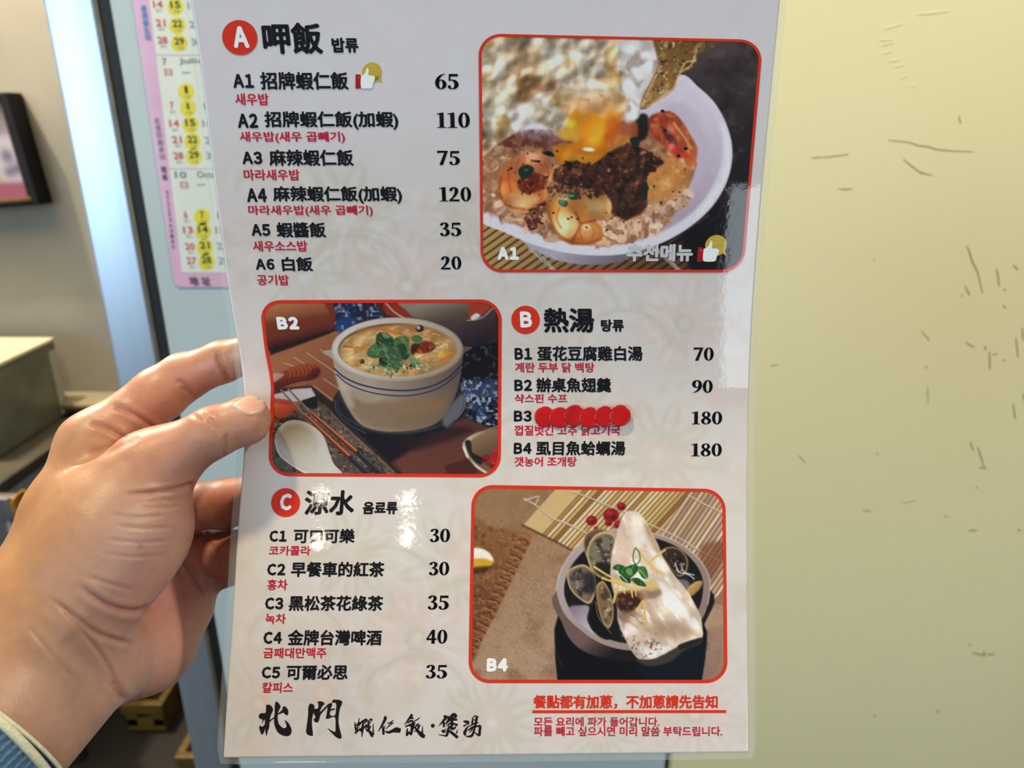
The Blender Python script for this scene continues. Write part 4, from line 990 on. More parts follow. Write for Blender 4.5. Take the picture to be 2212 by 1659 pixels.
def paint_soup(c):
    full = (slice(None), slice(None))
    c.C[:] = (58, 38, 34)
    # slatted table mat
    c.poly([(90, 480), (720, 300), (800, 820), (700, 960), (480, 790), (120, 820)], ((176, 116, 78), (140, 84, 58), (300, 500, 650, 850)), 12, smooth=False)
    for k in range(26): c.line([(90, 500 + k * 17), (760, 330 + k * 20)], 5, (112, 66, 46), 4, .45)
    for P in ([(440, 500), (720, 690)], [(560, 470), (680, 560)], [(240, 590), (420, 650)], [(590, 730), (740, 830)], [(500, 790), (670, 920)], [(330, 540), (520, 660)]): c.line(P, 8, (214, 186, 160), 5, .7)
    # rolling pin
    c.poly([(60, 40), (650, 50), (700, 130), (696, 230), (640, 300), (110, 480), (70, 300)], ((186, 122, 78), (72, 28, 20), (330, 70, 400, 400)), 10, smooth=False)
    c.poly([(70, 220), (690, 150), (700, 240), (100, 400)], (128, 54, 32), 40, .7, smooth=False)
    for k in range(12): c.line([(80, 90 + k * 22), (640, 60 + k * 19)], 5, (150 - 5 * k, 84 - 4 * k, 48 - 2 * k), 6, .35)
    c.poly([(600, 60), (660, 60), (702, 150), (690, 250), (640, 300), (650, 180)], (126, 46, 30), 14, .8)
    c.poly([(110, 470), (400, 380), (680, 300), (640, 330), (400, 420), (120, 520)], (30, 14, 12), 16, .9, smooth=False)
    # blue brocade, top
    bl = [(650, 40), (1100, 40), (1150, 190), (900, 215), (720, 330), (690, 260), (700, 140)]
    c.poly(bl, (34, 42, 66), 8, smooth=False); c.poly([(700, 210), (860, 190), (900, 230), (720, 320)], (40, 76, 132), 12, .8)
    c.grain(bl, 32, (150, 166, 196), .1, .5, .9, 2, smooth=False); c.grain(bl, 40, (40, 70, 124), .15, .6, .7, 5, smooth=False); c.grain(bl, 24, (196, 178, 140), .4, .8, .7, 7, smooth=False)
    # bowls behind
    c.poly([(1070, 40), (1320, 40), (1420, 230), (1280, 190), (1150, 170)], (150, 54, 34), 10, smooth=False)
    c.poly([(1070, 50), (1110, 60), (1120, 150), (1085, 140)], (90, 40, 26), 8)
    c.line([(1140, 60), (1230, 150), (1400, 230), (1650, 260)], 16, (200, 186, 178), 6, .8)
    c.poly([(1290, 40), (1990, 40), (1930, 160), (1860, 220), (1650, 250), (1420, 200), (1330, 130)], ((150, 138, 120), (92, 74, 64), (1550, 60, 1600, 240)), 12)
    c.poly([(1900, 40), (2080, 40), (2060, 110), (1990, 180), (1880, 200)], (168, 66, 44), 10); c.poly([(1890, 190), (1940, 150), (1980, 180), (1920, 215)], (220, 214, 214), 8)
    c.poly([(1560, 250), (1900, 220), (2100, 90), (2110, 260), (2060, 390), (1960, 480), (1780, 480)], ((84, 66, 66), (34, 26, 34), (1800, 230, 1900, 480)), 12)
    c.line([(2110, 80), (1990, 190), (1860, 215)], 10, (206, 196, 190), 5, .7)
    # dark brocade, right
    br = [(1780, 470), (2160, 400), (2160, 1230), (1960, 1180), (1850, 1050), (1790, 760)]
    c.poly(br, (16, 17, 22), 10, smooth=False)
    c.grain(br, 34, (84, 86, 88), .12, .5, .8, 3, smooth=False)
    c.poly([(1800, 770), (2140, 740), (2140, 900), (1830, 900)], (110, 132, 176), 40, .45, smooth=False)
    c.grain([(1800, 740), (2160, 740), (2160, 1180), (1860, 1100)], 44, (52, 76, 124), -.1, .4, .9, 4, smooth=False); c.grain([(1800, 740), (2160, 740), (2160, 1180), (1860, 1100)], 28, (166, 178, 200), .12, .45, .9, 9, smooth=False)
    c.line([(2020, 490), (2140, 570)], 10, (96, 78, 60), 6, .7)
    # mat below, stripes at right
    c.poly([(1050, 1240), (1850, 1080), (2160, 1200), (2160, 1640), (1200, 1640)], (96, 54, 46), 20, smooth=False)
    for k in range(34):
        c.line([(1150 + k * 6, 1400 + k * 9 - 60), (1800 + k * 14, 1130 + k * 14)], 4, (156, 106, 88), 3.5, .5)
    c.poly([(850, 1180), (1500, 1220), (1400, 1330), (1150, 1480), (1000, 1420), (820, 1240)], (28, 22, 34), 30, .95)
    c.poly([(1230, 1220), (1700, 1150), (1900, 1190), (1650, 1290), (1350, 1360)], (46, 28, 34), 40, .8)
    # woven runner at lower left
    run = [(140, 860), (560, 920), (760, 1080), (1300, 1600), (1300, 1640), (120, 1640)]
    c.poly(run, (104, 88, 78), 10, smooth=False)
    for k in range(90): c.line([(150 + k * 13, 1000 + k * 7), (180 + k * 13, 930 + k * 7.6)], 4.5, (40, 32, 32), 3.5, .65)
    for k in range(90): c.line([(130 + k * 12, 1260 + k * 5), (160 + k * 12, 1170 + k * 5)], 4.5, (48, 40, 38), 3.5, .6)
    c.grain(run, 26, (30, 24, 26), .15, .5, .7, 6, smooth=False); c.grain(run, 22, (186, 168, 150), .25, .6, .6, 8, smooth=False)
    c.line([(560, 920), (800, 1150), (1060, 1380), (1280, 1590)], 34, (40, 34, 34), 8, .8); c.line([(590, 960), (830, 1200), (1080, 1430), (1260, 1600)], 12, (150, 122, 84), 5, .6)
    c.poly([(120, 1440), (200, 1420), (260, 1560), (150, 1560)], (70, 92, 80), 14, .6)
    # saucer
    c.ell(1262, 958, 592, 292, (26, 27, 32), 6); c.ell(1262, 945, 570, 272, (52, 54, 60), 8); c.ell(1262, 940, 540, 255, (30, 30, 36), 10)
    c.poly([(1640, 1080), (1740, 930), (1830, 860), (1840, 960), (1780, 1070), (1680, 1160)], (112, 114, 120), 26, .9)
    c.line([(690, 920), (700, 1010), (780, 1110), (960, 1210)], 8, (120, 122, 126), 4, .6); c.line([(1845, 900), (1830, 1000), (1760, 1090)], 8, (150, 152, 158), 5, .6)
    # the bowl
    body = [(662, 470), (672, 560), (700, 700), (740, 850), (830, 1030), (930, 1140), (1100, 1192), (1300, 1194), (1500, 1160), (1640, 1080), (1740, 920), (1800, 720), (1824, 520), (1820, 440)]
    c.poly(body, ((176, 160, 146), (104, 88, 78), (1000, 800, 1800, 850)), 6)
    c.poly([(760, 850), (1100, 930), (1500, 900), (1720, 850), (1600, 1090), (1400, 1180), (1100, 1190), (900, 1110)], (132, 108, 86), 60, .75)
    c.poly([(690, 640), (780, 740), (860, 960), (800, 960), (720, 780)], (200, 188, 178), 34, .6); c.poly([(850, 860), (1000, 900), (1120, 880), (1060, 930), (940, 940)], (176, 160, 146), 30, .7)
    c.poly([(1180, 980), (1400, 930), (1640, 930), (1600, 1000), (1300, 1040)], (158, 120, 88), 50, .5)
    for P, w in (([(685, 640), (770, 715), (900, 775), (1060, 815), (1240, 834), (1400, 828), (1560, 790), (1700, 715), (1815, 600)], 13), ([(705, 690), (790, 765), (910, 822), (1060, 862), (1230, 880), (1390, 874), (1560, 832), (1690, 760), (1805, 650)], 10)): c.line(P, w, (38, 42, 84), 4, .95)
    c.ell(1243, 468, 582, 282, ((200, 188, 178), (152, 134, 120), (900, 400, 1750, 560)), 5)
    c.ell(1243, 462, 566, 266, ((214, 204, 196), (176, 158, 142), (900, 300, 1700, 650)), 8)
    c.ell(1246, 474, 526, 236, ((120, 84, 56), (176, 140, 96), (1100, 250, 1200, 400)), 7)
    soup = [(1246 + 516 * math.cos(t), 484 + 222 * math.sin(t)) for t in np.linspace(0, 2 * math.pi, 40)[:-1]]
    c.poly(soup, ((206, 166, 110), (184, 142, 88), (1000, 350, 1500, 650)), 8, smooth=False)
    c.poly([(900, 290), (1240, 250), (1560, 290), (1650, 360), (1300, 310), (960, 350)], (178, 120, 70), 24, .7)
    c.grain(soup, 60, (166, 118, 62), .05, .5, .6, 3, smooth=False); c.grain(soup, 40, (226, 198, 150), .1, .5, .6, 5, smooth=False, stretch=(2, .7), rot=-.3)
    r = np.random.RandomState(4)
    for k in range(70):
        t = r.rand() * 6.28; q = .35 + .6 * r.rand(); x = 1246 + 500 * q * math.cos(t); y = 484 + 212 * q * math.sin(t); a = r.rand() * 3.1; l = 40 + 60 * r.rand()
        c.line([(x, y), (x + l * .5 * math.cos(a), y + l * .3 * math.sin(a) - 8), (x + l * math.cos(a), y + l * .5 * math.sin(a))], 7, [(232, 204, 156), (214, 178, 124), (196, 150, 84), (238, 216, 178)][k % 4], 3.5, .75)
    for P in ([(1090, 285), (1180, 310), (1290, 335)], [(1120, 290), (1220, 330)], [(770, 440), (860, 450)], [(1640, 560), (1740, 530)], [(880, 450), (940, 470)], [(1330, 680), (1400, 670)]): c.line(P, 18, (214, 118, 44), 6, .9)
    for P in ([(1410, 540), (1560, 480), (1680, 420)], [(1440, 530), (1540, 470)], [(880, 550), (960, 545), (1010, 560)], [(1180, 500), (1160, 570), (1150, 640)]): c.line(P, 10, (226, 202, 160), 4, .9)
    c.poly([(1580, 520), (1690, 480), (1730, 500), (1640, 540)], (206, 156, 48), 12, .8)
    c.poly([(1390, 470), (1440, 410), (1520, 400), (1580, 440), (1540, 490), (1440, 510)], (126, 46, 22), 10); c.grain([(1390, 470), (1440, 410), (1520, 400), (1580, 440), (1540, 490), (1440, 510)], 22, (196, 110, 66), .1, .5, .8, 8)
    c.poly([(1370, 430), (1440, 420), (1400, 500), (1360, 520)], (84, 40, 26), 8)
    for x, y, q in ((1440, 285, 36), (930, 578, 22)): c.ell(x, y, q, q * .9, (52, 42, 40), 5); c.ell(x - q * .3, y - q * .2, q * .5, q * .5, (206, 206, 206) if q > 30 else (170, 130, 110), 6, .8)
    c.emboss(soup, 90, .15, 61, smooth=False, sheen=.2)
    # coriander
    G1, G2, G3, G4 = (52, 80, 48), (86, 118, 72), (128, 152, 108), (34, 56, 40)
    for P, col in (([(975, 520), (1010, 440), (1080, 410), (1110, 500), (1060, 550)], G2), ([(1060, 420), (1060, 340), (1120, 320), (1210, 380), (1220, 460), (1120, 470)], G1), ([(1090, 470), (1200, 440), (1310, 470), (1300, 560), (1200, 590), (1110, 560)], (74, 100, 74)),
                   ([(1210, 410), (1240, 360), (1330, 360), (1350, 450), (1320, 540), (1240, 520)], G2), ([(1370, 360), (1420, 345), (1465, 380), (1440, 420), (1390, 410)], G2), ([(1090, 540), (1180, 560), (1180, 620), (1110, 620), (1080, 580)], G4), ([(1100, 320), (1160, 320), (1180, 360), (1130, 370)], G3),
                   ([(1240, 440), (1330, 430), (1360, 520), (1300, 560)], G1), ([(1340, 540), (1400, 550), (1440, 590), (1380, 610)], G3), ([(1170, 590), (1300, 590), (1260, 640), (1150, 640)], G2)):
        c.poly(P, col, 6); c.grain(P, 18, G3, .1, .5, .85, 11, stretch=(2.5, .6), rot=.6); c.grain(P, 16, G4, .2, .6, .8, 12, stretch=(2.5, .6), rot=.4)
    for P, w in (([(1120, 420), (1140, 500), (1170, 560), (1150, 630)], 9), ([(1280, 350), (1320, 430), (1360, 540)], 9), ([(1340, 440), (1370, 520), (1440, 590), (1500, 640)], 9), ([(1440, 580), (1490, 600), (1510, 650), (1470, 650)], 12), ([(1150, 640), (1060, 610), (990, 650), (950, 665)], 10),
                 ([(1160, 630), (1250, 650), (1340, 640)], 9), ([(1140, 650), (1150, 690), (1200, 700)], 14), ([(1030, 610), (1100, 640)], 12), ([(1360, 600), (1440, 610)], 10), ([(1100, 460), (1060, 520)], 8)): c.line(P, w, G3 if w < 12 else (150, 164, 134), 4, .95)
    c.scatter([(950, 640), (1050, 600), (1200, 650), (1340, 600), (1510, 620), (1480, 660), (1340, 660), (1200, 710), (1120, 690), (960, 680)], 70, 15, 7, [(164, 176, 146), G2, G4, (200, 206, 180)], .85, 14, f=4)
    # fried cruller, chopstick rest, chopsticks, spoon, small bowl
    c.poly([(130, 740), (280, 640), (430, 596), (530, 610), (562, 660), (500, 730), (330, 770), (140, 830)], ((158, 74, 40), (90, 30, 22), (330, 620, 360, 780)), 8)
    for k in range(7): c.line([(270 + k * 36, 640 - k * 5), (300 + k * 36, 680 - k * 6), (290 + k * 36, 720 - k * 6)], 8, (196, 116, 70), 6, .6)
    c.poly([(130, 690), (240, 690), (170, 750), (130, 760)], (190, 170, 160), 12, .8); c.poly([(500, 640), (560, 650), (540, 720), (440, 740)], (70, 24, 20), 16, .6)
    c.poly([(150, 870), (330, 820), (480, 810), (520, 880), (400, 930), (150, 960)], (198, 190, 196), 10, smooth=False); c.poly([(400, 920), (536, 880), (538, 980), (500, 1000), (380, 960)], (36, 32, 38), 6, smooth=False)
    c.poly([(150, 960), (360, 930), (380, 990), (260, 1060), (200, 1100), (160, 1060)], ((204, 104, 66), (150, 60, 36), (200, 950, 260, 1080)), 8, smooth=False); c.poly([(150, 900), (300, 920), (320, 960), (150, 950)], (176, 50, 40), 8, .8, smooth=False)
    c.poly([(200, 1090), (300, 1070), (420, 1100), (330, 1120), (220, 1120)], (34, 26, 24), 10, .8)
    for dx, dy in ((0, 0), (66, -42)):
        c.line([(215 + dx, 832 + dy * .2), (480 + dx * .8, 1120 + dy * .6)], (15, 24), (150, 146, 146), 4); c.line([(218 + dx, 838 + dy * .2), (460 + dx * .8, 1104 + dy * .6)], (6, 10), (60, 52, 52), 3, .7)
        c.line([(420 + dx * .85, 1050 + dy * .5), (840 + dx, 1440 + dy)], (28, 44), (140, 60, 32), 4); c.line([(420 + dx * .85, 1040 + dy * .5), (836 + dx, 1424 + dy)], (8, 12), (216, 140, 92), 4, .9); c.line([(430 + dx * .85, 1066 + dy * .5), (826 + dx, 1452 + dy)], (8, 12), (70, 26, 18), 4, .7)
        c.line([(830 + dx, 1430 + dy), (1030 + dx, 1620 + dy)], (46, 62), (46, 46, 54), 4); c.line([(850 + dx, 1430 + dy), (1040 + dx, 1600 + dy)], 14, (96, 98, 108), 8, .7)
    sp = [(158, 1260), (190, 1170), (270, 1105), (380, 1098), (500, 1150), (590, 1240), (640, 1380), (680, 1480), (760, 1600), (500, 1600), (330, 1510), (200, 1400)]
    c.poly(sp, ((176, 168, 158), (206, 202, 196), (200, 1250, 640, 1480)), 6)
    c.poly([(200, 1240), (260, 1150), (380, 1130), (480, 1190), (540, 1300), (500, 1380), (380, 1400), (260, 1360)], ((150, 134, 108), (190, 182, 172), (300, 1150, 420, 1380)), 34, .9)
    c.line([(160, 1270), (200, 1400), (330, 1508), (480, 1580)], 9, (240, 238, 234), 5, .8)
    c.poly([(1820, 1310), (1880, 1240), (2000, 1190), (2160, 1180), (2160, 1640), (2060, 1580), (1930, 1500), (1850, 1400)], ((196, 186, 166), (120, 98, 78), (1840, 1300, 2000, 1380)), 7)
    c.poly([(1890, 1290), (1990, 1220), (2160, 1200), (2160, 1540), (2040, 1500), (1940, 1420)], ((150, 120, 90), (92, 70, 54), (1950, 1220, 2060, 1450)), 12)
    c.poly([(1840, 1290), (1890, 1280), (1910, 1380), (1990, 1430), (1980, 1490), (1890, 1420)], (28, 26, 24), 10, .9)
    c.scatter([(2040, 1390), (2160, 1330), (2160, 1530), (2060, 1510), (2000, 1470)], 40, 30, 22, [(150, 22, 30), (186, 40, 46), (110, 14, 20)], .95, 15, f=6)
    c.line([(1830, 1340), (1870, 1430), (1950, 1510), (2060, 1580)], 20, (226, 222, 208), 7, .9)
    c.poly([(1650, 1500), (1880, 1430), (1960, 1560), (1700, 1600)], (72, 34, 30), 14, .7, smooth=False)


def paint_fish(c):
    full = (slice(None), slice(None))
    c.C[:] = c.shade(full, ((150, 112, 80), (176, 148, 124), (100, 100, 700, 1200)))
    c.grain([(0, 0), (2200, 0), (2200, 1700), (0, 1700)], 150, (136, 100, 72), 0, .6, .6, 2, smooth=False)
    c.grain([(0, 0), (2200, 0), (2200, 1700), (0, 1700)], 14, (204, 178, 150), .15, .6, .4, 5, stretch=(.4, 3), rot=.5, smooth=False); c.grain([(0, 0), (2200, 0), (2200, 1700), (0, 1700)], 12, (110, 80, 60), .2, .6, .4, 6, stretch=(3, .4), rot=.5, smooth=False)
    c.poly([(60, 40), (560, 40), (470, 260), (300, 330), (60, 330)], (158, 126, 92), 60, .5); c.poly([(1400, 1400), (2140, 1150), (2140, 1640), (1700, 1640)], (150, 118, 110), 40, .5)
    # darker burlap with fringe
    bur = [(60, 360), (240, 370), (530, 420), (500, 540), (420, 720), (330, 900), (250, 1060), (170, 1200), (60, 1390)]
    c.poly(bur, ((142, 98, 62), (112, 72, 46), (300, 450, 120, 1200)), 22); c.grain(bur, 16, (180, 132, 88), .05, .5, .6, 7); c.grain(bur, 60, (92, 58, 36), .1, .6, .6, 8)
    r = np.random.RandomState(2)
    for k in range(46):
        t = k / 45; x = 520 - 430 * t; y = 450 + 880 * t
        c.line([(x - 60, y - 24), (x - 10, y - 6 + 8 * r.randn()), (x + 20, y + 14), (x - 30, y + 24)], 13, [(176, 122, 76), (140, 90, 54), (96, 58, 34)][k % 3], 6, .8)
    c.poly([(70, 540), (150, 536), (215, 580), (242, 640), (200, 676), (70, 690)], (206, 168, 52), 10); c.poly([(70, 540), (150, 536), (215, 575), (240, 632), (170, 614), (70, 606)], (238, 230, 226), 12); c.poly([(70, 690), (200, 676), (180, 720), (70, 740)], (70, 44, 28), 16, .8)
    # bamboo mat
    m = [(478, 350), (640, 170), (760, 40), (2160, 40), (2160, 800), (1960, 960), (1900, 760), (1700, 520), (1400, 420), (1000, 470), (860, 540)]
    c.poly(m, (206, 178, 130), 8, smooth=False)
    r = np.random.RandomState(5); PAL = [(222, 198, 150), (196, 160, 100), (232, 214, 180), (176, 134, 80), (212, 184, 136), (150, 104, 58), (226, 204, 170), (200, 176, 110)]
    PAL2 = [(206, 184, 168), (190, 164, 150), (222, 204, 190), (170, 142, 126), (212, 190, 170), (196, 168, 130)]
    for k in range(62):
        x = 380 + k * 42; col = (PAL if k < 22 else PAL2)[r.randint(8 if k < 22 else 6)]
        P = [(x, 700), (x + 640, 0), (x + 678, 0), (x + 38, 700)] if k < 22 else [(x - 120, 1000), (x + 560, 0), (x + 594, 0), (x - 86, 1000)]
        P = np.array(P, float)
        sl, d = c.sd_poly(P, 10); _, dm = c.sd_poly(np.array(m, float), 10)
        s2, d2 = c.sd_poly(np.array(m, float), 4000)
        inside = (d2[sl] < 4) if d2.shape == c.X.shape else None
        a = np.clip(.5 - d / 8, 0, 1) * (inside if inside is not None else 1); c.blend(sl, a * .95, col)
        edge = np.clip(1 - np.abs(d) / 9, 0, 1) * (inside if inside is not None else 1) * .6; c.blend(sl, edge, (112, 82, 56))
    c.line([(478, 350), (600, 410), (740, 480), (860, 545)], 18, (84, 56, 34), 8, .7)
    for P, w in (([(490, 140), (580, 190), (700, 285), (860, 350), (1000, 420)], 17), ([(500, 150), (600, 120), (580, 180)], 12), ([(870, 80), (1010, 130), (1200, 210), (1350, 260)], 12), ([(1460, 330), (1700, 440), (1900, 560), (2060, 640)], 12), ([(1800, 110), (1900, 170), (2070, 250)], 12)):
        c.line(P, w, (206, 190, 178), 6, .85); c.line([(x + 6, y + 12) for x, y in P], 6, (120, 92, 66), 5, .5)
    c.poly([(1900, 520), (2080, 480), (2080, 640), (1960, 820), (1900, 700)], (120, 66, 36), 30, .6)
    for x, y, q in ((1025, 312, 44), (1180, 270, 62), (1262, 200, 36), (1235, 345, 34), (1160, 330, 30), (1060, 375, 18)):
        c.ell(x, y, q, q * .9, (142, 26, 32), 9); c.ell(x - q * .2, y - q * .3, q * .4, q * .3, (190, 60, 62), 8, .7); c.ell(x + q * .3, y + q * .3, q * .4, q * .3, (92, 12, 20), 8, .7)
    # saucer and bowl
    c.poly([(728, 1180), (760, 1060), (1900, 1100), (1945, 1200), (1930, 1400), (1890, 1660), (760, 1660), (735, 1400)], (9, 9, 13), 9, smooth=False)
    c.line([(732, 1180), (740, 1330), (790, 1480)], 9, (70, 66, 70), 5, .7); c.line([(1935, 1180), (1940, 1280), (1905, 1440)], 8, (60, 60, 70), 5, .7)
    c.poly([(742, 880), (790, 1130), (870, 1280), (1000, 1370), (1200, 1420), (1450, 1430), (1800, 1300), (1930, 1120), (1965, 860), (1350, 700)], ((120, 96, 92), (34, 26, 26), (1000, 1240, 1150, 1420)), 8)
    c.poly([(1400, 1440), (1900, 1280), (1900, 1400), (1850, 1600), (1500, 1600)], (16, 28, 40), 30, .8)
    rim = [(744, 860), (775, 720), (850, 590), (960, 480), (1110, 400), (1290, 380), (1500, 410), (1700, 480), (1850, 590), (1940, 710), (1968, 830), (1950, 980), (1900, 1100), (1780, 1230), (1560, 1330), (1320, 1346), (1100, 1290), (920, 1170), (800, 1040)]
    c.poly(rim, ((178, 162, 164), (150, 130, 126), (800, 800, 1800, 1200)), 6); c.line(rim[:8] + rim[8:12], 10, (206, 192, 190), 7, .7)
    inn = [(806, 880), (830, 740), (910, 610), (1020, 510), (1160, 450), (1330, 430), (1520, 450), (1700, 520), (1830, 630), (1900, 750), (1910, 880), (1870, 1030), (1760, 1160), (1560, 1260), (1330, 1290), (1120, 1240), (960, 1130), (850, 1010)]
    c.poly(inn, (26, 23, 24), 7); c.grain(inn, 60, (62, 54, 50), .1, .6, .7, 12)
    c.poly([(850, 1000), (940, 985), (1005, 1000), (990, 1100), (1040, 1215), (960, 1150), (880, 1070)], ((140, 128, 140), (186, 178, 190), (870, 1010, 980, 1150)), 10)
    # clams
    def clam(P, edge, inside, dark):
        c.poly(P, edge, 6); Q = np.array(P, float); ctr = Q.mean(0); c.poly((ctr + (Q - ctr) * .88).tolist(), inside, 8); c.grain((ctr + (Q - ctr) * .8).tolist(), 50, dark, .0, .4, .9, 3); c.grain((ctr + (Q - ctr) * .75).tolist(), 26, (206, 196, 182), .2, .6, .8, 4)
    clam([(960, 520), (975, 430), (1050, 380), (1140, 385), (1200, 430), (1080, 440), (1000, 520), (985, 600)], (150, 128, 92), (110, 88, 66), (70, 54, 40))
    clam([(985, 560), (1030, 450), (1120, 396), (1210, 420), (1215, 520), (1185, 640), (1180, 740), (1110, 770), (1040, 730), (1000, 650)], (196, 172, 126), (132, 118, 102), (66, 58, 52))
    c.poly([(1040, 680), (1110, 640), (1180, 660), (1180, 740), (1110, 760)], (30, 28, 30), 24, .9)
    clam([(826, 740), (860, 690), (960, 660), (1040, 720), (1060, 830), (1040, 930), (1000, 975), (920, 930), (850, 850)], (190, 162, 116), (124, 108, 96), (52, 48, 48))
    c.poly([(960, 740), (1050, 740), (1060, 870), (980, 880)], (40, 38, 44), 26, .8)
    clam([(1060, 860), (1090, 800), (1130, 805), (1180, 900), (1200, 1020), (1190, 1120), (1150, 1170), (1090, 1060)], (176, 150, 108), (134, 108, 84), (80, 60, 46))
    c.poly([(1010, 1080), (1050, 980), (1100, 1120), (1190, 1210), (1150, 1260), (1060, 1210)], (14, 16, 14), 10); c.line([(1060, 960), (1080, 1080), (1180, 1210)], 7, (150, 134, 108), 4, .8)
    clam([(1570, 560), (1640, 520), (1730, 540), (1790, 620), (1780, 720), (1720, 760), (1660, 700), (1600, 620)], (150, 122, 84), (60, 46, 36), (34, 26, 22))
    for P in ([(1690, 650), (1720, 720), (1790, 740), (1840, 775)], [(1740, 670), (1760, 720), (1840, 745)]): c.line(P, 9, (222, 220, 226), 5, .9)
    c.poly([(1780, 860), (1850, 800), (1905, 795), (1890, 850), (1840, 900), (1800, 920)], ((214, 180, 120), (150, 110, 66), (1800, 820, 1880, 900)), 7); c.poly([(1700, 780), (1790, 790), (1800, 850), (1720, 850)], (150, 152, 156), 16, .7)
    # the fish
    fish = [(1282, 262), (1345, 236), (1420, 268), (1485, 370), (1560, 520), (1600, 620), (1680, 740), (1790, 880), (1880, 1040), (1906, 1150), (1900, 1250), (1790, 1280), (1690, 1330), (1530, 1412), (1400, 1412), (1310, 1290), (1240, 1130), (1222, 960), (1180, 800), (1180, 640), (1222, 430)]
    c.poly(fish, ((226, 208, 196), (214, 196, 178), (1350, 300, 1600, 1200)), 7)
    c.grain(fish, 100, (196, 166, 146), .05, .5, .7, 4, rot=1.0, stretch=(2, .8)); c.grain(fish, 60, (248, 240, 236), .0, .4, .85, 5, rot=1.0, stretch=(2.2, .7)); c.grain(fish, 24, (206, 176, 160), .2, .6, .5, 6)
    c.poly([(1345, 250), (1410, 280), (1450, 400), (1420, 520), (1370, 520), (1350, 400)], (240, 232, 226), 26, .7); c.poly([(1440, 330), (1490, 380), (1560, 530), (1570, 600), (1510, 520), (1470, 430)], (176, 150, 112), 18, .7)
    c.poly([(1230, 440), (1290, 420), (1330, 600), (1280, 680), (1200, 680)], (222, 190, 176), 30, .6)
    for P in ([(1540, 800), (1640, 840), (1740, 960), (1800, 1080), (1690, 1060), (1580, 950)], [(1500, 560), (1570, 600), (1640, 720), (1560, 700)], [(1400, 1330), (1560, 1310), (1640, 1330), (1500, 1400)], [(1780, 1080), (1860, 1120), (1870, 1200), (1800, 1170)]): c.poly(P, (250, 246, 246), 26, .85)
    c.poly([(1230, 900), (1330, 870), (1430, 900), (1400, 1000), (1300, 1050), (1230, 1000)], (64, 30, 24), 20, .95); c.grain([(1220, 900), (1430, 880), (1420, 1060), (1300, 1120), (1230, 1020)], 30, (150, 106, 84), .1, .5, .8, 8)
    c.poly([(1410, 860), (1550, 850), (1580, 900), (1480, 940), (1400, 930)], (164, 130, 100), 18, .8)
    c.poly([(1240, 1040), (1400, 1040), (1440, 1140), (1300, 1180), (1250, 1130)], (140, 104, 84), 26, .7); c.grain([(1240, 1040), (1440, 1040), (1440, 1200), (1290, 1270)], 26, (222, 206, 190), .05, .5, .8, 9, rot=.6, stretch=(2.4, .6))
    c.poly([(1290, 1130), (1370, 1160), (1400, 1210), (1310, 1220)], (222, 206, 214), 12, .8); c.poly([(1440, 1150), (1700, 1130), (1860, 1210), (1700, 1260), (1480, 1240)], (190, 160, 130), 40, .7)
    c.grain([(1300, 1240), (1500, 1250), (1620, 1330), (1500, 1400), (1400, 1400)], 18, (122, 96, 84), .1, .5, .8, 10)
    c.line([(1495, 1290), (1500, 1330)], 12, (206, 40, 80), 5, .8)
    c.poly([(1520, 1412), (1690, 1330), (1790, 1276), (1900, 1244), (1890, 1290), (1760, 1350), (1640, 1440), (1480, 1470), (1380, 1420)], (70, 66, 60), 10, .95); c.poly([(1720, 1300), (1890, 1250), (1870, 1290), (1740, 1340)], (40, 40, 36), 10)
    c.emboss(fish, 150, .12, 71, sheen=.3)
    # ginger and spring onion
    Y1, Y2 = (226, 198, 120), (204, 166, 80)
    for P in ([(1045, 680), (1140, 740), (1230, 790)], [(1110, 770), (1200, 800), (1280, 830)], [(1200, 960), (1220, 880), (1240, 800)], [(1220, 800), (1320, 840), (1450, 850)], [(1340, 850), (1350, 920)], [(1370, 850), (1380, 910)], [(1270, 850), (1290, 890)], [(1410, 560), (1470, 640), (1540, 700)], [(1440, 960), (1450, 1060), (1460, 1140)],
              [(1380, 1030), (1430, 950)], [(1500, 690), (1590, 730)], [(1470, 650), (1560, 580), (1610, 545)], [(1300, 780), (1410, 830)], [(1250, 760), (1300, 860)]): c.line(P, (20, 12), Y1, 5, .95); c.line([(x + 3, y + 8) for x, y in P], 5, Y2, 4, .7)
    c.ell(1500, 830, 60, 44, (214, 190, 126), 16, .8)
    for P, col in (([(1190, 690), (1230, 660), (1290, 680), (1240, 710)], (48, 92, 48)), ([(1240, 710), (1300, 680), (1370, 660), (1400, 700), (1330, 770), (1260, 750)], (44, 96, 44)), ([(1250, 750), (1330, 770), (1330, 810), (1270, 790)], (34, 74, 40)), ([(1340, 780), (1400, 770), (1460, 830), (1400, 830)], (38, 84, 44)), ([(1390, 690), (1450, 680), (1475, 760), (1430, 770)], (64, 116, 62)), ([(1300, 700), (1340, 690), (1350, 740), (1310, 740)], (110, 156, 92))):
        c.poly(P, col, 6); c.grain(P, 20, (120, 160, 100), .15, .5, .7, 4)
    ring = [(1372, 530), (1400, 560), (1410, 620), (1380, 660), (1355, 620), (1360, 560), (1374, 532)]
    c.line(ring, 9, (58, 110, 60), 4); c.line([(1400, 700), (1440, 740), (1470, 780)], 8, (150, 184, 130), 4, .8); c.line([(1250, 740), (1310, 800)], 7, (230, 236, 226), 4, .8)


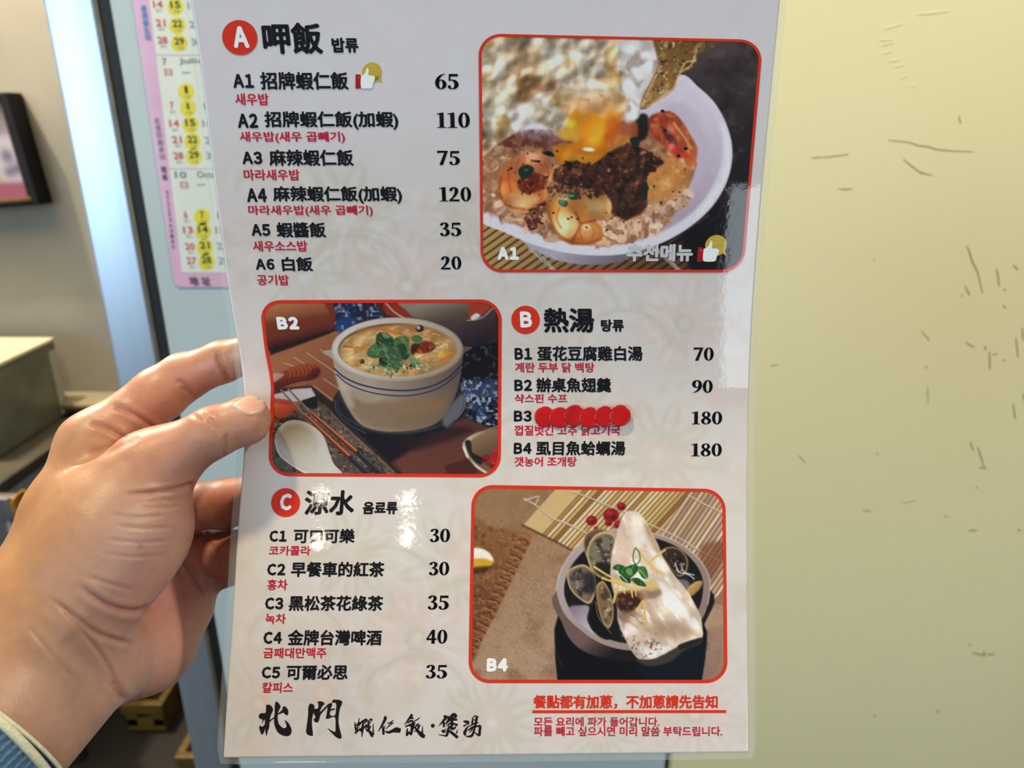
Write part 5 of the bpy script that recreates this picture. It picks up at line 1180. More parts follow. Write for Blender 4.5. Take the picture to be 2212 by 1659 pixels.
def dish_photo(label, ox, oy, sc, quad, r, bw, painter, gain, bend=None, step=1.5):
    """painted print on a fine grid of the sheet, clipped to its rounded red border"""
    q = np.array(quad); x0, y0 = q.min(0) - 12; x1, y1 = q.max(0) + 12
    c = Canvas((x0 - ox) * sc, (y0 - oy) * sc, (x1 - ox) * sc, (y1 - oy) * sc, step * sc, (128, 128, 128))
    painter(c)
    if __name__ != '__main__': return c
    X = ox + c.X / sc; Y = oy + c.Y / sc
    loop = np.array(frame_loop(quad, r, bw * .5, bend=bend))
    cx = (X[:-1, :-1] + X[1:, 1:]) / 2; cy = (Y[:-1, :-1] + Y[1:, 1:]) / 2
    ins = np.zeros(cx.shape, bool)
    for (ax, ay), (bx, by) in zip(loop, np.roll(loop, -1, 0)):
        if ay != by: ins ^= ((ay > cy) != (by > cy)) & (cx < (bx - ax) * (cy - ay) / (by - ay) + ax)
    me, used = grid_mesh('dish_photo', sheet(X, Y, 0.00008), ins)
    lin = np.clip(s2l(np.clip(c.C, 0, 255) / 255.0) ** 1.12 * gain, 0, 0.93).reshape(-1, 3)[used]
    put_col(me, lin)
    p = me.polygons[0]
    if p.normal.dot(CAM - p.center) < 0: me.flip_normals()
    o = link('dish_photo', me, M_photo, None, True); adopt(o, MENU); o['label'] = label
    f = photo_frame(quad, r, bw, o, bend); f.parent = o
    return o
M_photo = mat('photo_print', (128, 128, 128), 0.5, attr='Col', bump=BUMP, noise=(400, 0.05), **SHINE)
GAIN = 1.08
LB = spline([640, 696, 762, 835, 872, 920, 982, 1040], [556, 565, 573.3, 585, 584.3, 583, 580.6, 579])
ph1 = dish_photo('printed photo of a bowl of rice with fried egg and shrimp', 1020, 50, 2.9625, [(1033.5, 72), (1648.5, 86), (1605.5, 588.5), (1038.5, 588.5)], 48, 6, paint_rice, GAIN)
ph2 = dish_photo('printed photo of a striped bowl of soup with green herbs', 555, 640, 4.096, [(565, 648.5), (1084, 646.5), (1081.5, 1031.5), (580, 1028.5)], 46, 7, paint_soup, GAIN, bend=lambda y: float(LB(y) - (565 + (580 - 565) * (y - 648) / 381)))
ph3 = dish_photo('printed photo of a bowl of fish and clams on a bamboo mat', 1000, 1040, 3.686, [(1019, 1047), (1567, 1056.5), (1571.5, 1475.5), (1011.5, 1475.5)], 46, 7, paint_fish, GAIN)


def on_photo(o, ph): o.parent = ph; o.matrix_parent_inverse = ph.matrix_world.inverted() if False else Matrix.Identity(4)


for t, bb, ph in (('Ａ１', (1074, 1121, 533.4, 561.4), ph1), ('Ｂ２', (596, 647.3, 684, 712), ph2), ('Ｂ４', (1051, 1097.7, 1421.7, 1451), ph3)):
    o = write('photo_code', t, bb, M_white, 0.05, None, 0.00018); on_photo(o, ph)
o = write('photo_caption', '추천메뉴', (1352.5, 1497.6, 527, 565), M_greyw, 0.045, None, 0.00018); on_photo(o, ph1)
thumb_mark(lambda x, y: (1490 + x / 22.12, 500 + y / 22.12), None, M_white, 0.00018)
# ================================================================== the person's left hand, holding the sheet between thumb and fingers
from mathutils.bvhtree import BVHTree


def cpt(x, y, z): return np.array([(x - 1106.0) / FPX * z, (y - 829.5) / FPX * z, z])


def to_world(P):
    P = np.asarray(P, float)
    return CAMn[None] + np.outer(P[:, 0], [1, 0, 0]) - np.outer(P[:, 1], UPn) + np.outer(P[:, 2], FWDn)


def smin(a, b, k):
    h = np.clip(0.5 + 0.5 * (b - a) / k, 0, 1)
    return b * (1 - h) + a * h - k * h * (1 - h)


def cone(P, A, B):
    """distance to a tapered limb piece between two balls (x, y, depth, radius in px)"""
    a = cpt(*A[:3]); b = cpt(*B[:3]); ra = A[3] * A[2] / FPX; rb = B[3] * B[2] / FPX
    ba = (b - a).astype(np.float32); l2 = float(ba @ ba)
    px = P[0] - np.float32(a[0]); py = P[1] - np.float32(a[1]); pz = P[2] - np.float32(a[2])
    t = np.clip((px * ba[0] + py * ba[1] + pz * ba[2]) / l2, 0, 1)
    d = np.sqrt((px - t * ba[0]) ** 2 + (py - t * ba[1]) ** 2 + (pz - t * ba[2]) ** 2)
    return d - (ra + (rb - ra) * t)


PALM = [((205, 962, .303, 66), (150, 1110, .292, 80)), ((150, 1110, .292, 80), (95, 1255, .282, 92)), ((95, 1255, .282, 92), (70, 1320, .272, 100)),      # index metacarpal, back of the hand
        ((245, 1040, .322, 62), (150, 1260, .300, 90)), ((300, 1120, .340, 62), (200, 1330, .305, 90)),                                           # middle of the palm
        ((352, 1195, .350, 68), (366, 1305, .340, 80)), ((366, 1305, .340, 80), (318, 1398, .322, 86)), ((318, 1398, .322, 86), (228, 1432, .300, 92)),  # heel of the hand
        ((330, 1012, .287, 72), (262, 1110, .284, 112)), ((262, 1110, .284, 112), (222, 1190, .279, 122)), ((296, 1150, .284, 108), (215, 1240, .277, 112)), ((222, 1190, .279, 122), (130, 1330, .268, 118)),    # ball of the thumb
        ((75, 1318, .270, 100), (-60, 1490, .250, 118)), ((205, 1432, .286, 98), (30, 1610, .252, 120)), ((130, 1370, .276, 130), (-20, 1545, .250, 140))]   # wrist and forearm
FINGERS = [
    ([(325, 1010, .287, 74), (462, 933, .2865, 53), (530, 909, .2895, 49), (534, 904, .2905, 45)], 0.010),                # thumb
    ([(205, 962, .303, 66), (345, 851, .313, 56), (396, 815, .3155, 50), (482, 781, .3125, 43), (560, 757, .3075, 39)], 0.009),   # index
    ([(245, 1045, .322, 62), (395, 1096, .345, 54), (485, 1088, .333, 52), (585, 1065, .3145, 44)], 0.009),              # middle
    ([(300, 1120, .340, 60), (420, 1194, .356, 53), (492, 1194, .339, 47), (585, 1176, .3155, 42)], 0.008),              # ring
    ([(352, 1195, .350, 60), (432, 1226, .366, 46), (490, 1222, .350, 42), (560, 1210, .328, 37)], 0.008)]               # little finger


def hand_sdf(P):
    palm = None
    for A, B in PALM:
        d = cone(P, A, B); palm = d if palm is None else smin(palm, d, 0.011)
    out = palm
    for pts, k in FINGERS:
        f = None
        for A, B in zip(pts[:-1], pts[1:]):
            d = cone(P, A, B); f = d if f is None else smin(f, d, 0.0035)
        out = np.minimum(out, smin(palm, f, k))
    # the outer finger pads flatten against the back of the sheet
    return out


def surface_nets(f, lo, hi, h):
    ax = [np.arange(l, u, h, dtype=np.float32) for l, u in zip(lo, hi)]
    G = np.meshgrid(*ax, indexing='ij'); V = f(G).astype(np.float32); n = V.shape
    S = V < 0
    cnt = np.zeros((n[0] - 1, n[1] - 1, n[2] - 1), np.int8)
    for i in (0, 1):
        for j in (0, 1):
            for k in (0, 1): cnt += S[i:n[0] - 1 + i, j:n[1] - 1 + j, k:n[2] - 1 + k]
    act = (cnt > 0) & (cnt < 8); idx = -np.ones(act.shape, np.int64); ijk = np.argwhere(act); idx[act] = np.arange(len(ijk))
    acc = np.zeros((len(ijk), 3)); num = np.zeros(len(ijk))
    co = [(i, j, k) for i in (0, 1) for j in (0, 1) for k in (0, 1)]
    for a in range(8):
        for b in range(a + 1, 8):
            if sum(abs(co[a][q] - co[b][q]) for q in range(3)) != 1: continue
            va = V[tuple((ijk + co[a]).T)]; vb = V[tuple((ijk + co[b]).T)]; m = (va < 0) != (vb < 0)
            t = np.where(m, va / np.where(m, va - vb, 1), 0)[:, None]
            p = np.array(co[a]) + t * (np.array(co[b]) - np.array(co[a])); acc[m] += p[m]; num[m] += 1
    pts = np.array(lo) + (ijk + acc / num[:, None]) * h
    F = []
    for d in range(3):
        u, v = (d + 1) % 3, (d + 2) % 3
        sl0 = [slice(1, -1)] * 3; sl0[d] = slice(0, -1); sl1 = [slice(1, -1)] * 3; sl1[d] = slice(1, None)
        a = S[tuple(sl0)]; b = S[tuple(sl1)]; e = np.argwhere(a != b)
        if not len(e): continue
        pos = e.copy(); pos[:, u] += 1; pos[:, v] += 1
        def cell(du, dv):
            q = pos.copy(); q[:, u] -= du; q[:, v] -= dv; return idx[tuple(q.T)]
        Q = np.stack([cell(1, 1), cell(0, 1), cell(0, 0), cell(1, 0)], 1)
        fl = ~a[tuple(e.T)]; Q[fl] = Q[fl][:, ::-1]; F.append(Q)
    F = np.concatenate(F); F = F[(F >= 0).all(1)]
    return pts, F


def quads(name, V, Q):
    me = bpy.data.meshes.new(name)
    me.vertices.add(len(V)); me.vertices.foreach_set('co', np.asarray(V, np.float32).ravel())
    me.loops.add(Q.size); me.loops.foreach_set('vertex_index', Q.astype(np.int32).ravel())
    me.polygons.add(len(Q)); me.polygons.foreach_set('loop_start', (np.arange(len(Q)) * Q.shape[1]).astype(np.int32))
    me.update(calc_edges=True); me.validate(); return me


lo = np.minimum(np.minimum(cpt(-120, 700, .24), cpt(-120, 700, .38)), 9); lo[2] = .225
hi = np.array([cpt(640, 0, .32)[0], cpt(0, 1760, .30)[1], .395])
hv, hq = surface_nets(hand_sdf, lo, hi, 0.0012)
for _ in range(2):                                     # settle the vertices on the true surface
    P = [hv[:, i].astype(np.float32) for i in range(3)]; e = 0.0005
    d = hand_sdf(P); g = np.stack([hand_sdf([P[j] + (e if j == i else 0) for j in range(3)]) - d for i in range(3)], 1)
    g /= np.linalg.norm(g, axis=1)[:, None] + 1e-9; hv = hv - g * d[:, None] * .9
me = quads('left_hand', to_world(hv), hq)
tmp = bpy.data.objects.new('tmp', me); COL.objects.link(tmp)
md = tmp.modifiers.new('s', 'SUBSURF'); md.levels = 1; md.render_levels = 1
dg = bpy.context.evaluated_depsgraph_get(); dg.update()
HM = bpy.data.meshes.new_from_object(tmp.evaluated_get(dg), depsgraph=dg); HM.name = 'left_hand'
bpy.data.objects.remove(tmp, do_unlink=True); bpy.data.meshes.remove(me)


def mesh_co(m):
    v = np.zeros(len(m.vertices) * 3); m.vertices.foreach_get('co', v); return v.reshape(-1, 3)


def mesh_no(m):
    v = np.zeros(len(m.vertices) * 3); m.vertex_normals.foreach_get('vector', v); return v.reshape(-1, 3)


hw = mesh_co(HM); hn = mesh_no(HM); rel = hw - CAMn
dep = rel @ FWDn; hx = rel[:, 0] / dep * FPX + 1106.0; hy = -(rel @ UPn) / dep * FPX + 829.5
facing = -(hn * rel).sum(1) / np.linalg.norm(rel, axis=1)
if np.median(facing[dep < np.percentile(dep, 10)]) < 0: HM.flip_normals(); hn = -hn; facing = -facing
front = np.clip(facing * 3, 0, 1)


def near_line(pts):
    pts = smooth_open(pts, 5) if len(pts) > 2 else np.asarray(pts, float)
    d = np.full(len(hx), 1e9); tt = np.zeros(len(hx)); n = len(pts) - 1
    for i in range(n):
        (ax, ay), (bx, by) = pts[i], pts[i + 1]; ex, ey = bx - ax, by - ay; l = ex * ex + ey * ey + 1e-9
        t = np.clip(((hx - ax) * ex + (hy - ay) * ey) / l, 0, 1); q = np.hypot(hx - ax - t * ex, hy - ay - t * ey)
        m = q < d; d[m] = q[m]; tt[m] = ((i + t) / n)[m]
    return d, tt


# skin folds: (path on the hand, half width px, depth mm, depth range)
push = np.zeros(len(hx)); red = np.zeros(len(hx))
FOLDS = [([(243, 878), (275, 888), (310, 908), (337, 930)], 6, 1.0, .29, .40), ([(193, 914), (225, 922), (255, 938), (280, 955)], 6, 0.9, .28, .40), ([(190, 972), (220, 976), (255, 965), (300, 940)], 9, 0.7, .25, .40),
         ([(380, 822), (398, 832), (415, 858)], 6, .7, .29, .40), ([(388, 836), (404, 846)], 4, .4, .29, .4), ([(467, 760), (478, 790), (498, 818)], 6, 1.0, .29, .40),
         ([(270, 1068), (330, 1064), (380, 1056), (420, 1044)], 5, .9, .2, .31), ([(412, 1045), (417, 1075), (418, 1120)], 5, .5, .2, .31),
         ([(452, 900), (462, 915), (470, 930)], 5, .45, .2, .31), ([(440, 893), (452, 910), (458, 925)], 4, .35, .2, .31), ([(490, 935), (486, 965), (480, 985)], 5, .5, .2, .31), ([(410, 888), (425, 902), (440, 908)], 5, .3, .2, .31),
         ([(172, 1264), (215, 1298), (262, 1318), (300, 1320), (330, 1306)], 7, 1.1, .2, .33), ([(112, 1293), (160, 1330), (200, 1362), (240, 1380), (290, 1392)], 6, .8, .2, .33), ([(120, 1298), (175, 1360), (215, 1410), (240, 1450), (255, 1485)], 5, .6, .2, .33),
         ([(185, 1245), (240, 1262), (290, 1275)], 5, .35, .2, .33), ([(60, 1350), (110, 1410), (160, 1470)], 6, .4, .2, .33), ([(246, 1470), (256, 1495), (268, 1515)], 8, 1.0, .2, .33),
         ([(396, 1205), (420, 1240), (440, 1282)], 6, 1.0, .28, .40), ([(380, 1225), (395, 1250), (400, 1290)], 5, .4, .28, .4), ([(430, 1130), (455, 1170), (474, 1240)], 5, .5, .28, .4),
         ([(240, 1110), (300, 1118), (360, 1112)], 4, .22, .2, .31), ([(250, 1135), (310, 1142), (380, 1138)], 4, .22, .2, .31), ([(230, 1165), (300, 1172), (370, 1166)], 4, .22, .2, .31), ([(225, 1195), (290, 1203), (360, 1198)], 4, .22, .2, .31), ([(300, 1095), (350, 1098), (400, 1090)], 4, .2, .2, .31), ([(320, 1060), (360, 1080), (400, 1076)], 4, .2, .2, .31)]
for pts, w, dp, z0, z1 in FOLDS:
    d, t = near_line(pts); ok = (dep > z0) & (dep < z1)
    prof = np.exp(-(d / w) ** 2) - .35 * np.exp(-((d - 2.2 * w) / (1.3 * w)) ** 2)
    env = np.clip(np.minimum(t, 1 - t) * 5 + .15, 0, 1) * ok * front
    push += dp * 0.0008 * prof * env; red += .34 * min(dp, .9) * np.exp(-(d / (w * 1.1)) ** 2) * env
# tendon and vein relief on the wrist
for pts, w, dp in (([(60, 1370), (150, 1450), (210, 1530)], 26, -.7), ([(20, 1280), (90, 1330), (150, 1350)], 24, -.5), ([(150, 1395), (200, 1450)], 18, .5)):
    d, t = near_line(pts); push += dp * .001 * np.exp(-(d / w) ** 2) * front
hw2 = hw - hn * push[:, None]
HM.vertices.foreach_set('co', hw2.astype(np.float32).ravel()); HM.update()

# skin tones: tan back of the hand, pink palm, red finger pads (pigment and blood; warm light and finger shade painted in)
base = np.array([214, 170, 140.]); colr = np.tile(base, (len(hx), 1))


def tone(x, y, r, c, a, zr=(0, 9)):
    w = a * np.exp(-(((hx - x) ** 2 + (hy - y) ** 2) / r ** 2)) * ((dep > zr[0]) & (dep < zr[1]))
    global colr; colr = colr * (1 - w[:, None]) + np.array(c, float) * w[:, None]


for a in ((60, 1120, 170, (198, 146, 96), .85), (20, 1290, 140, (200, 148, 96), .8), (150, 980, 90, (212, 160, 112), .6), (290, 1180, 120, (216, 186, 180), .75), (210, 1290, 110, (216, 184, 172), .55),
          (390, 1330, 130, (238, 170, 156), .9), (320, 1450, 110, (236, 184, 170), .8), (120, 1480, 150, (222, 188, 172), .6), (330, 880, 90, (226, 152, 124), .75), (440, 815, 70, (228, 158, 132), .7), (300, 950, 60, (216, 148, 120), .5),
          (400, 1000, 80, (222, 166, 148), .6), (540, 930, 50, (228, 168, 148), .6), (480, 1090, 80, (176, 108, 92), .85), (490, 1200, 60, (196, 128, 116), .8), (525, 780, 34, (226, 188, 156), .8), (100, 1390, 80, (206, 170, 140), .5), (400, 1130, 30, (220, 160, 150), .5)): tone(*a)
colr = colr * np.array([.88, .835, .82])
colr = colr * (1 - .38 * np.clip(red, 0, 1)[:, None] * np.array([.45, .85, .9]))
d, t = near_line([(300, 1176), (306, 1180)]); colr = colr * (1 - .14 * np.exp(-(d / 5) ** 2)[:, None])
a = HM.color_attributes.new('Col', 'FLOAT_COLOR', 'POINT'); cc = np.ones((len(hx), 4), np.float32); cc[:, :3] = s2l(np.clip(colr, 0, 255) / 255.0); a.data.foreach_set('color', cc.ravel())
M_skin = mat('skin', (214, 170, 140), 0.42, attr='Col', noise=(240, 0.10), bump=(900, 0.22, 0.0004), sss=0.12, spec=0.4)
PERSON = empty('person', Vector(to_world([cpt(60, 1500, .25)])[0]))
tag(PERSON, 'left hand gripping the menu edge, thumb in front, blue ribbed sleeve cuff', 'person')
HAND = link('left_hand', HM, M_skin, None, True); adopt(HAND, PERSON)

# thumb nail: a thin curved plate lying on the thumb
bvh = BVHTree.FromPolygons([tuple(v) for v in hw2], [tuple(p.vertices) for p in HM.polygons])
M_nail = mat('thumb_nail', (226, 176, 156), 0.38, coat=0.1, noise=(300, 0.05), sss=0.1)
NAIL = np.array([(501, 878), (514, 866), (531, 857), (549, 853.5), (563, 854), (572, 860), (575.5, 870), (574, 882), (567, 891), (553, 897), (538, 899), (522, 893), (508, 885)], float)


def on_hand(x, y):
    d = ray(x, y).normalized(); h = bvh.ray_cast(CAM, d)
    return (h[0], h[1]) if h[0] else (None, None)


loop = smooth_loop(NAIL, 4); ctr = NAIL.mean(0); V = []; F = []; n = len(loop); rings = [.0, .35, .7, .92, 1.0]
for f in rings:
    for x, y in loop:
        p = ctr + (np.array([x, y]) - ctr) * f; h, nn = on_hand(*p)
        k = .96
        while h is None or h.y > 1: h, nn = on_hand(*(ctr + (p - ctr) * k)); k -= .05
        if nn.dot(CAM - h) < 0: nn = -nn
        V.append(h + nn * (0.00045 if f < .95 else -0.0002))
for i in range(1, len(rings)):
    for j in range(n): F.append(((i - 1) * n + j, (i - 1) * n + (j + 1) % n, i * n + (j + 1) % n, i * n + j))
o = link('thumb_nail', mesh_np('thumb_nail', V, F), M_nail, None, True); o.parent = HAND; o.matrix_parent_inverse = Matrix.Identity(4); o['label'] = 'smooth pale pink thumb nail'

# sleeve: ribbed blue knit, cream piping, navy inner cuff
M_knit = mat('blue_rib_knit', (84, 124, 158), 0.85, noise=(900, 0.25), bump=(1500, 0.4, 0.0006)); M_cream2 = mat('cream_piping', (226, 226, 196), 0.8, noise=(900, 0.12), bump=(1500, 0.3, 0.0004)); M_navy = mat('navy_inner_cuff', (20, 26, 78), 0.85, noise=(900, 0.2), bump=(1500, 0.3, 0.0004))
c0 = cpt(18, 1512, .2535); ax_ = cpt(-196, 1700, .228) - c0; ax_ /= np.linalg.norm(ax_); c0 = c0 + ax_ * .0150
u_ = np.cross(ax_, [0, 0, 1.0]); u_ /= np.linalg.norm(u_); v_ = np.cross(ax_, u_)


def sleeve_mesh(name, s0, s1, ru, rv, n=260, m=24, ribs=0, tilt_=0.0, grow=0.0, thick=0.0016):
    V = []; F = []
    for i in range(m + 1):
        s = s0 + (s1 - s0) * i / m
        for j in range(n):
            th = 2 * math.pi * j / n; rb = 1 + (0.013 * math.cos(ribs * th) if ribs else 0)
            q = (1 + grow * (s - s0)) * rb
            ss = s + tilt_ * math.cos(th)
            V.append(c0 + ax_ * ss + u_ * ru * q * math.cos(th) + v_ * rv * q * math.sin(th))
    for i in range(m):
        for j in range(n): F.append((i * n + j, i * n + (j + 1) % n, (i + 1) * n + (j + 1) % n, (i + 1) * n + j))
    b = len(V)                                           # inner wall and rim at the opening
    for i in range(m + 1):
        for j in range(n):
            p = V[i * n + j]; s_ = (p - c0) @ ax_; r = p - c0 - ax_ * s_; V.append(p - r / np.linalg.norm(r) * thick)
    for i in range(m):
        for j in range(n): F.append((b + i * n + j, b + (i + 1) * n + j, b + (i + 1) * n + (j + 1) % n, b + i * n + (j + 1) % n))
    for j in range(n): F.append((j, b + j, b + (j + 1) % n, (j + 1) % n))
    return mesh_np(name, to_world(np.array(V)), F)


def ring_mesh(name, s, ru, rv, r, n=120, k=8, tilt_=0.0):
    V = []; F = []
    for j in range(n):
        th = 2 * math.pi * j / n; e = u_ * math.cos(th) * ru + v_ * math.sin(th) * rv; en = e / np.linalg.norm(e)
        for i in range(k):
            ph = 2 * math.pi * i / k; V.append(c0 + ax_ * (s + tilt_ * math.cos(th) + r * math.sin(ph)) + e + en * r * math.cos(ph))
    for j in range(n):
        for i in range(k): F.append((j * k + i, ((j + 1) % n) * k + i, ((j + 1) % n) * k + (i + 1) % k, j * k + (i + 1) % k))
    return mesh_np(name, to_world(np.array(V)), F)


SL = link('sleeve', sleeve_mesh('sleeve', -0.0025, 0.075, .0365, .0300, n=720, ribs=90, grow=1.5), M_knit, None, True); adopt(SL, PERSON); SL['label'] = 'blue ribbed knit sleeve'
for nm, mesh_, m_, lb in (('piping', ring_mesh('piping', -.0032, .0365, .0300, .0015), M_cream2, 'cream piping at the sleeve edge'), ('inner_cuff', sleeve_mesh('inner_cuff', -.0040, .03, .0350, .0286, m=6, tilt_=-.0030), M_navy, 'navy blue inner cuff'),
                           ('piping', ring_mesh('piping', -.0042, .0350, .0286, .0007, tilt_=-.0030), M_cream2, 'thin cream edge of the inner cuff')):
    o = link(nm, mesh_, m_, None, True); o.parent = SL; o.matrix_parent_inverse = Matrix.Identity(4); o['label'] = lb
# ================================================================== year planner on the panel
def panel(x, y, lift=0.0):
    """point on the panel seen at print position x, y"""
    x = np.asarray(x, float); y = np.asarray(y, float); X = (x - 1106.0) / FPX; Y = (y - 829.5) / FPX
    D = FWDn[None] - UPn[None] * Y.reshape(-1, 1) + np.array([[1.0, 0, 0]]) * X.reshape(-1, 1)
    return CAMn[None] + D * ((PY - 0.0015 - np.asarray(lift, float).reshape(-1, 1)) / D[:, 1:2])


def plean(x, y): return (1106.0 - x) / (5107.0 - y)


M_pink = mat('pink_planner_paper', (226, 178, 208), 0.35, noise=(20, 0.06), coat=0.3); M_month = mat('pale_planner_paper', (226, 230, 218), 0.4, noise=(30, 0.03), coat=0.3)
M_yel = mat('yellow_planner_print', (232, 218, 40), 0.45, noise=(60, 0.05)); M_dark = mat('dark_planner_print', (40, 44, 40), 0.5, noise=(60, 0.1)); M_redp = mat('red_planner_print', (212, 92, 84), 0.5, noise=(60, 0.1))
M_bluep = mat('blue_planner_print', (72, 150, 214), 0.5, noise=(60, 0.1)); M_teal = mat('grey_green_planner_print', (124, 150, 152), 0.5, noise=(60, 0.1)); M_greyp = mat('grey_planner_print', (104, 92, 108), 0.5, noise=(60, 0.1)); M_faint = mat('faint_planner_print', (186, 186, 180), 0.5, noise=(60, 0.1))
CALR = empty('year_planner', Vector(panel(np.array([430.]), np.array([600.]))[0]))
tag(CALR, 'pink and white year planner with yellow marked dates taped to the grey panel', 'calendar')
KS = 2.3706
cx_ = lambda pts: [(x / KS, y / KS) for x, y in pts]


def plate(name, pts, m, l0, l1, parent):
    """thin printed sheet with an edge, outline in print positions on the panel"""
    P = np.array(pts, float); n = len(P); V = np.concatenate([panel(P[:, 0], P[:, 1], l1), panel(P[:, 0], P[:, 1], l0)])
    F = [tuple(range(n))] + [(i, (i + 1) % n, n + (i + 1) % n, n + i) for i in range(n)]
    me = mesh_np(name, V, F); q = me.polygons[0]
    if q.normal.dot(CAM - q.center) < 0: me.flip_normals()
    o = link(name, me, m); adopt(o, parent); return o


up = -260
xl = lambda y: 680 + (890 - 680) * y / 1440
plate('backing_sheet', cx_([(xl(up), up), (xl(900), 900), (xl(1400), 1400), (xl(1440) + 4, 1448), (xl(1462) + 18, 1470), (1700, 1470), (1640, up)]), M_pink, 0, .0006, CALR)
ml = lambda y: 765 + (932 - 765) * y / 1390
for y0, y1 in ((up, 281), (287, 863), (869, 1396)):
    plate('month_sheet', cx_([(ml(y0), y0), (ml(y1), y1), (1560, y1), (1540, y0)]), M_month, .0004, .001, CALR)


def cal_text(name, t, x, y, w, h, m, b=.03):
    return write(name, t, ((x - w / 2) / KS, (x + w / 2) / KS, (y - h / 2) / KS, (y + h / 2) / KS), m, b, CALR, .0013, surf=panel, lean=plean(x / KS, y / KS))


def disc(x, y, r):
    return flat_polys('date_disc', [circle(x / KS, y / KS, r / KS, 28, r * 1.04 / KS)], M_yel, CALR, .00115, surf=panel)


for t, x, y in (('14', 808, 22), ('21', 822, 117), ('28', 832, 205), ('7', 880, 540), ('14', 892, 632), ('21', 905, 715), ('28', 913, 797), ('6', 950, 1100), ('13', 962, 1178), ('20', 972, 1262), ('27', 980, 1335)):
    cal_text('date_number', t, x, y, 56 if len(t) > 1 else 24, 38, M_redp, .035); cal_text('lunar_date', '初三', x + 6, y + 32, 34, 16, M_faint, .02)
for t, x, y in (('15', 898, 28), ('22', 908, 125), ('29', 918, 215), ('1', 953, 463), ('8', 962, 547), ('15', 975, 632), ('22', 985, 718), ('29', 993, 797), ('7', 1035, 1105), ('14', 1040, 1178), ('21', 1048, 1260), ('28', 1057, 1335)):
    disc(x, y + 6, 42); cal_text('date_number', t, x, y - 4, 56 if len(t) > 1 else 22, 38, M_dark, .035); cal_text('lunar_date', '十五', x + 6, y + 30, 34, 15, M_dark, .0)
for t, x, y in (('16', 985, 28), ('23', 996, 125), ('30', 1006, 215), ('9', 1050, 547), ('16', 1062, 632), ('23', 1074, 718), ('30', 1082, 797), ('8', 1120, 1105), ('15', 1128, 1178), ('22', 1136, 1260), ('29', 1144, 1335)):
    cal_text('date_number', t, x, y, 56 if len(t) > 1 else 24, 38, M_teal, .03)
for t, x, y, w in (('7', 842, 315, 28), ('Juillet', 990, 315, 150), ('10', 925, 895, 66), ('Octobre', 1090, 893, 170)): cal_text('month_title', t, x, y, w, 36, M_teal, .03)
for t, x, y, m in (('日', 862, 370, M_redp), ('一', 953, 372, M_teal), ('日', 943, 948, M_redp), ('一', 1030, 946, M_teal)): cal_text('weekday', t, x, y, 44, 34 if t == '日' else 6, m, .015)
for i, t in enumerate('產運銷公司'): cal_text('side_lettering', t, 735 + 5.2 * i, 42 + 37 * i, 34, 34, M_bluep, .02)
for i, t in enumerate('北港印刷承印'): cal_text('side_lettering', t, 803 + 5.6 * i, 618 + 37 * i, 32, 32, M_greyp, .0)
for i, t in enumerate('電話'): cal_text('side_lettering', t, 838 + 5.6 * i, 868 + 38 * i, 32, 32, M_greyp, .03)
for i, t in enumerate('07225360189'): cal_text('side_lettering', t, 855 + 3.1 * i, 985 + 28 * i, 18, 20, M_greyp, .0)
for i, t in enumerate('地址'): cal_text('foot_lettering', t, 992 + 62 * i, 1438, 54, 48, M_greyp, .03)

# ================================================================== kitchen beyond the doorway
def K(x, y, Y): return on_front(x, y, Y)


# framed picture on the back wall
FR = empty('framed_picture', K(20, 340, KY)); tag(FR, 'black framed pink picture hanging on the beige back wall', 'picture')
M_frame = mat('black_lacquer_frame', (16, 13, 19), 0.5, noise=(30, 0.3), spec=.2); M_bronze = mat('bronze_inner_edge', (122, 86, 50), 0.35, metal=.6, noise=(40, 0.2))
tr = K(34, 205, KY - .03); br = K(100, 446, KY - .03)
zt, zb, xr = tr.z, br.z, (tr.x + br.x) / 2; xL = xr - .42; bw = .021


def frame_bar(lo, hi, m, nm='frame_bar'): return box(nm, lo, hi, m, FR, bev=.003)


frame_bar((xr - bw, KY - .056, zb), (xr, KY - .001, zt), M_frame); frame_bar((xL, KY - .056, zb), (xL + bw, KY - .001, zt), M_frame)
frame_bar((xL + bw, KY - .056, zt - bw), (xr - bw, KY - .001, zt), M_frame); frame_bar((xL + bw, KY - .056, zb), (xr - bw, KY - .001, zb + bw * .7), M_frame)
frame_bar((xr - bw - .005, KY - .053, zb + bw * .7), (xr - bw, KY - .006, zt - bw), M_bronze, 'inner_edge'); frame_bar((xL + bw, KY - .059, zb + bw * .5), (xr - bw + .008, KY - .006, zb + bw * .7 + .006), M_bronze, 'inner_edge')
pw = Canvas(0, 0, .40, zt - zb, .003, (176, 104, 138)); H_ = zt - zb
pw.poly([(.0, .0), (.4, .0), (.4, .09), (.25, .06), (0, .08)], (168, 96, 140), .02); pw.poly([(.22, .04), (.37, .03), (.39, .12), (.3, .16), (.2, .14)], (206, 196, 184), .02, .9)
pw.poly([(.24, .10), (.39, .08), (.39, .20), (.30, .21), (.22, .18)], (214, 206, 226), .015); pw.ell(.345, .135, .012, .014, (96, 92, 110), .012, .8); pw.line([(.34, .17), (.39, .155)], .02, (120, 112, 136), .012)
pw.poly([(.0, .14), (.28, .13), (.32, .24), (.29, H_), (0, H_)], (196, 200, 158), .012); pw.poly([(.29, .20), (.39, .21), (.40, H_ - .04), (.33, H_ - .03), (.30, .25)], (182, 92, 116), .015); pw.poly([(0, H_ - .05), (.4, H_ - .05), (.4, H_), (0, H_)], (170, 84, 112), .01)
X_ = xL + .02 + pw.X; Z_ = zt - pw.Y
pme, us = grid_mesh('picture_print', np.stack([X_, np.full(X_.shape, KY - .036), Z_], -1)); put_col(pme, s2l(np.clip(pw.C * .74, 0, 255) / 255.).reshape(-1, 3)[us])
q = pme.polygons[0]
if q.normal.y > 0: pme.flip_normals()
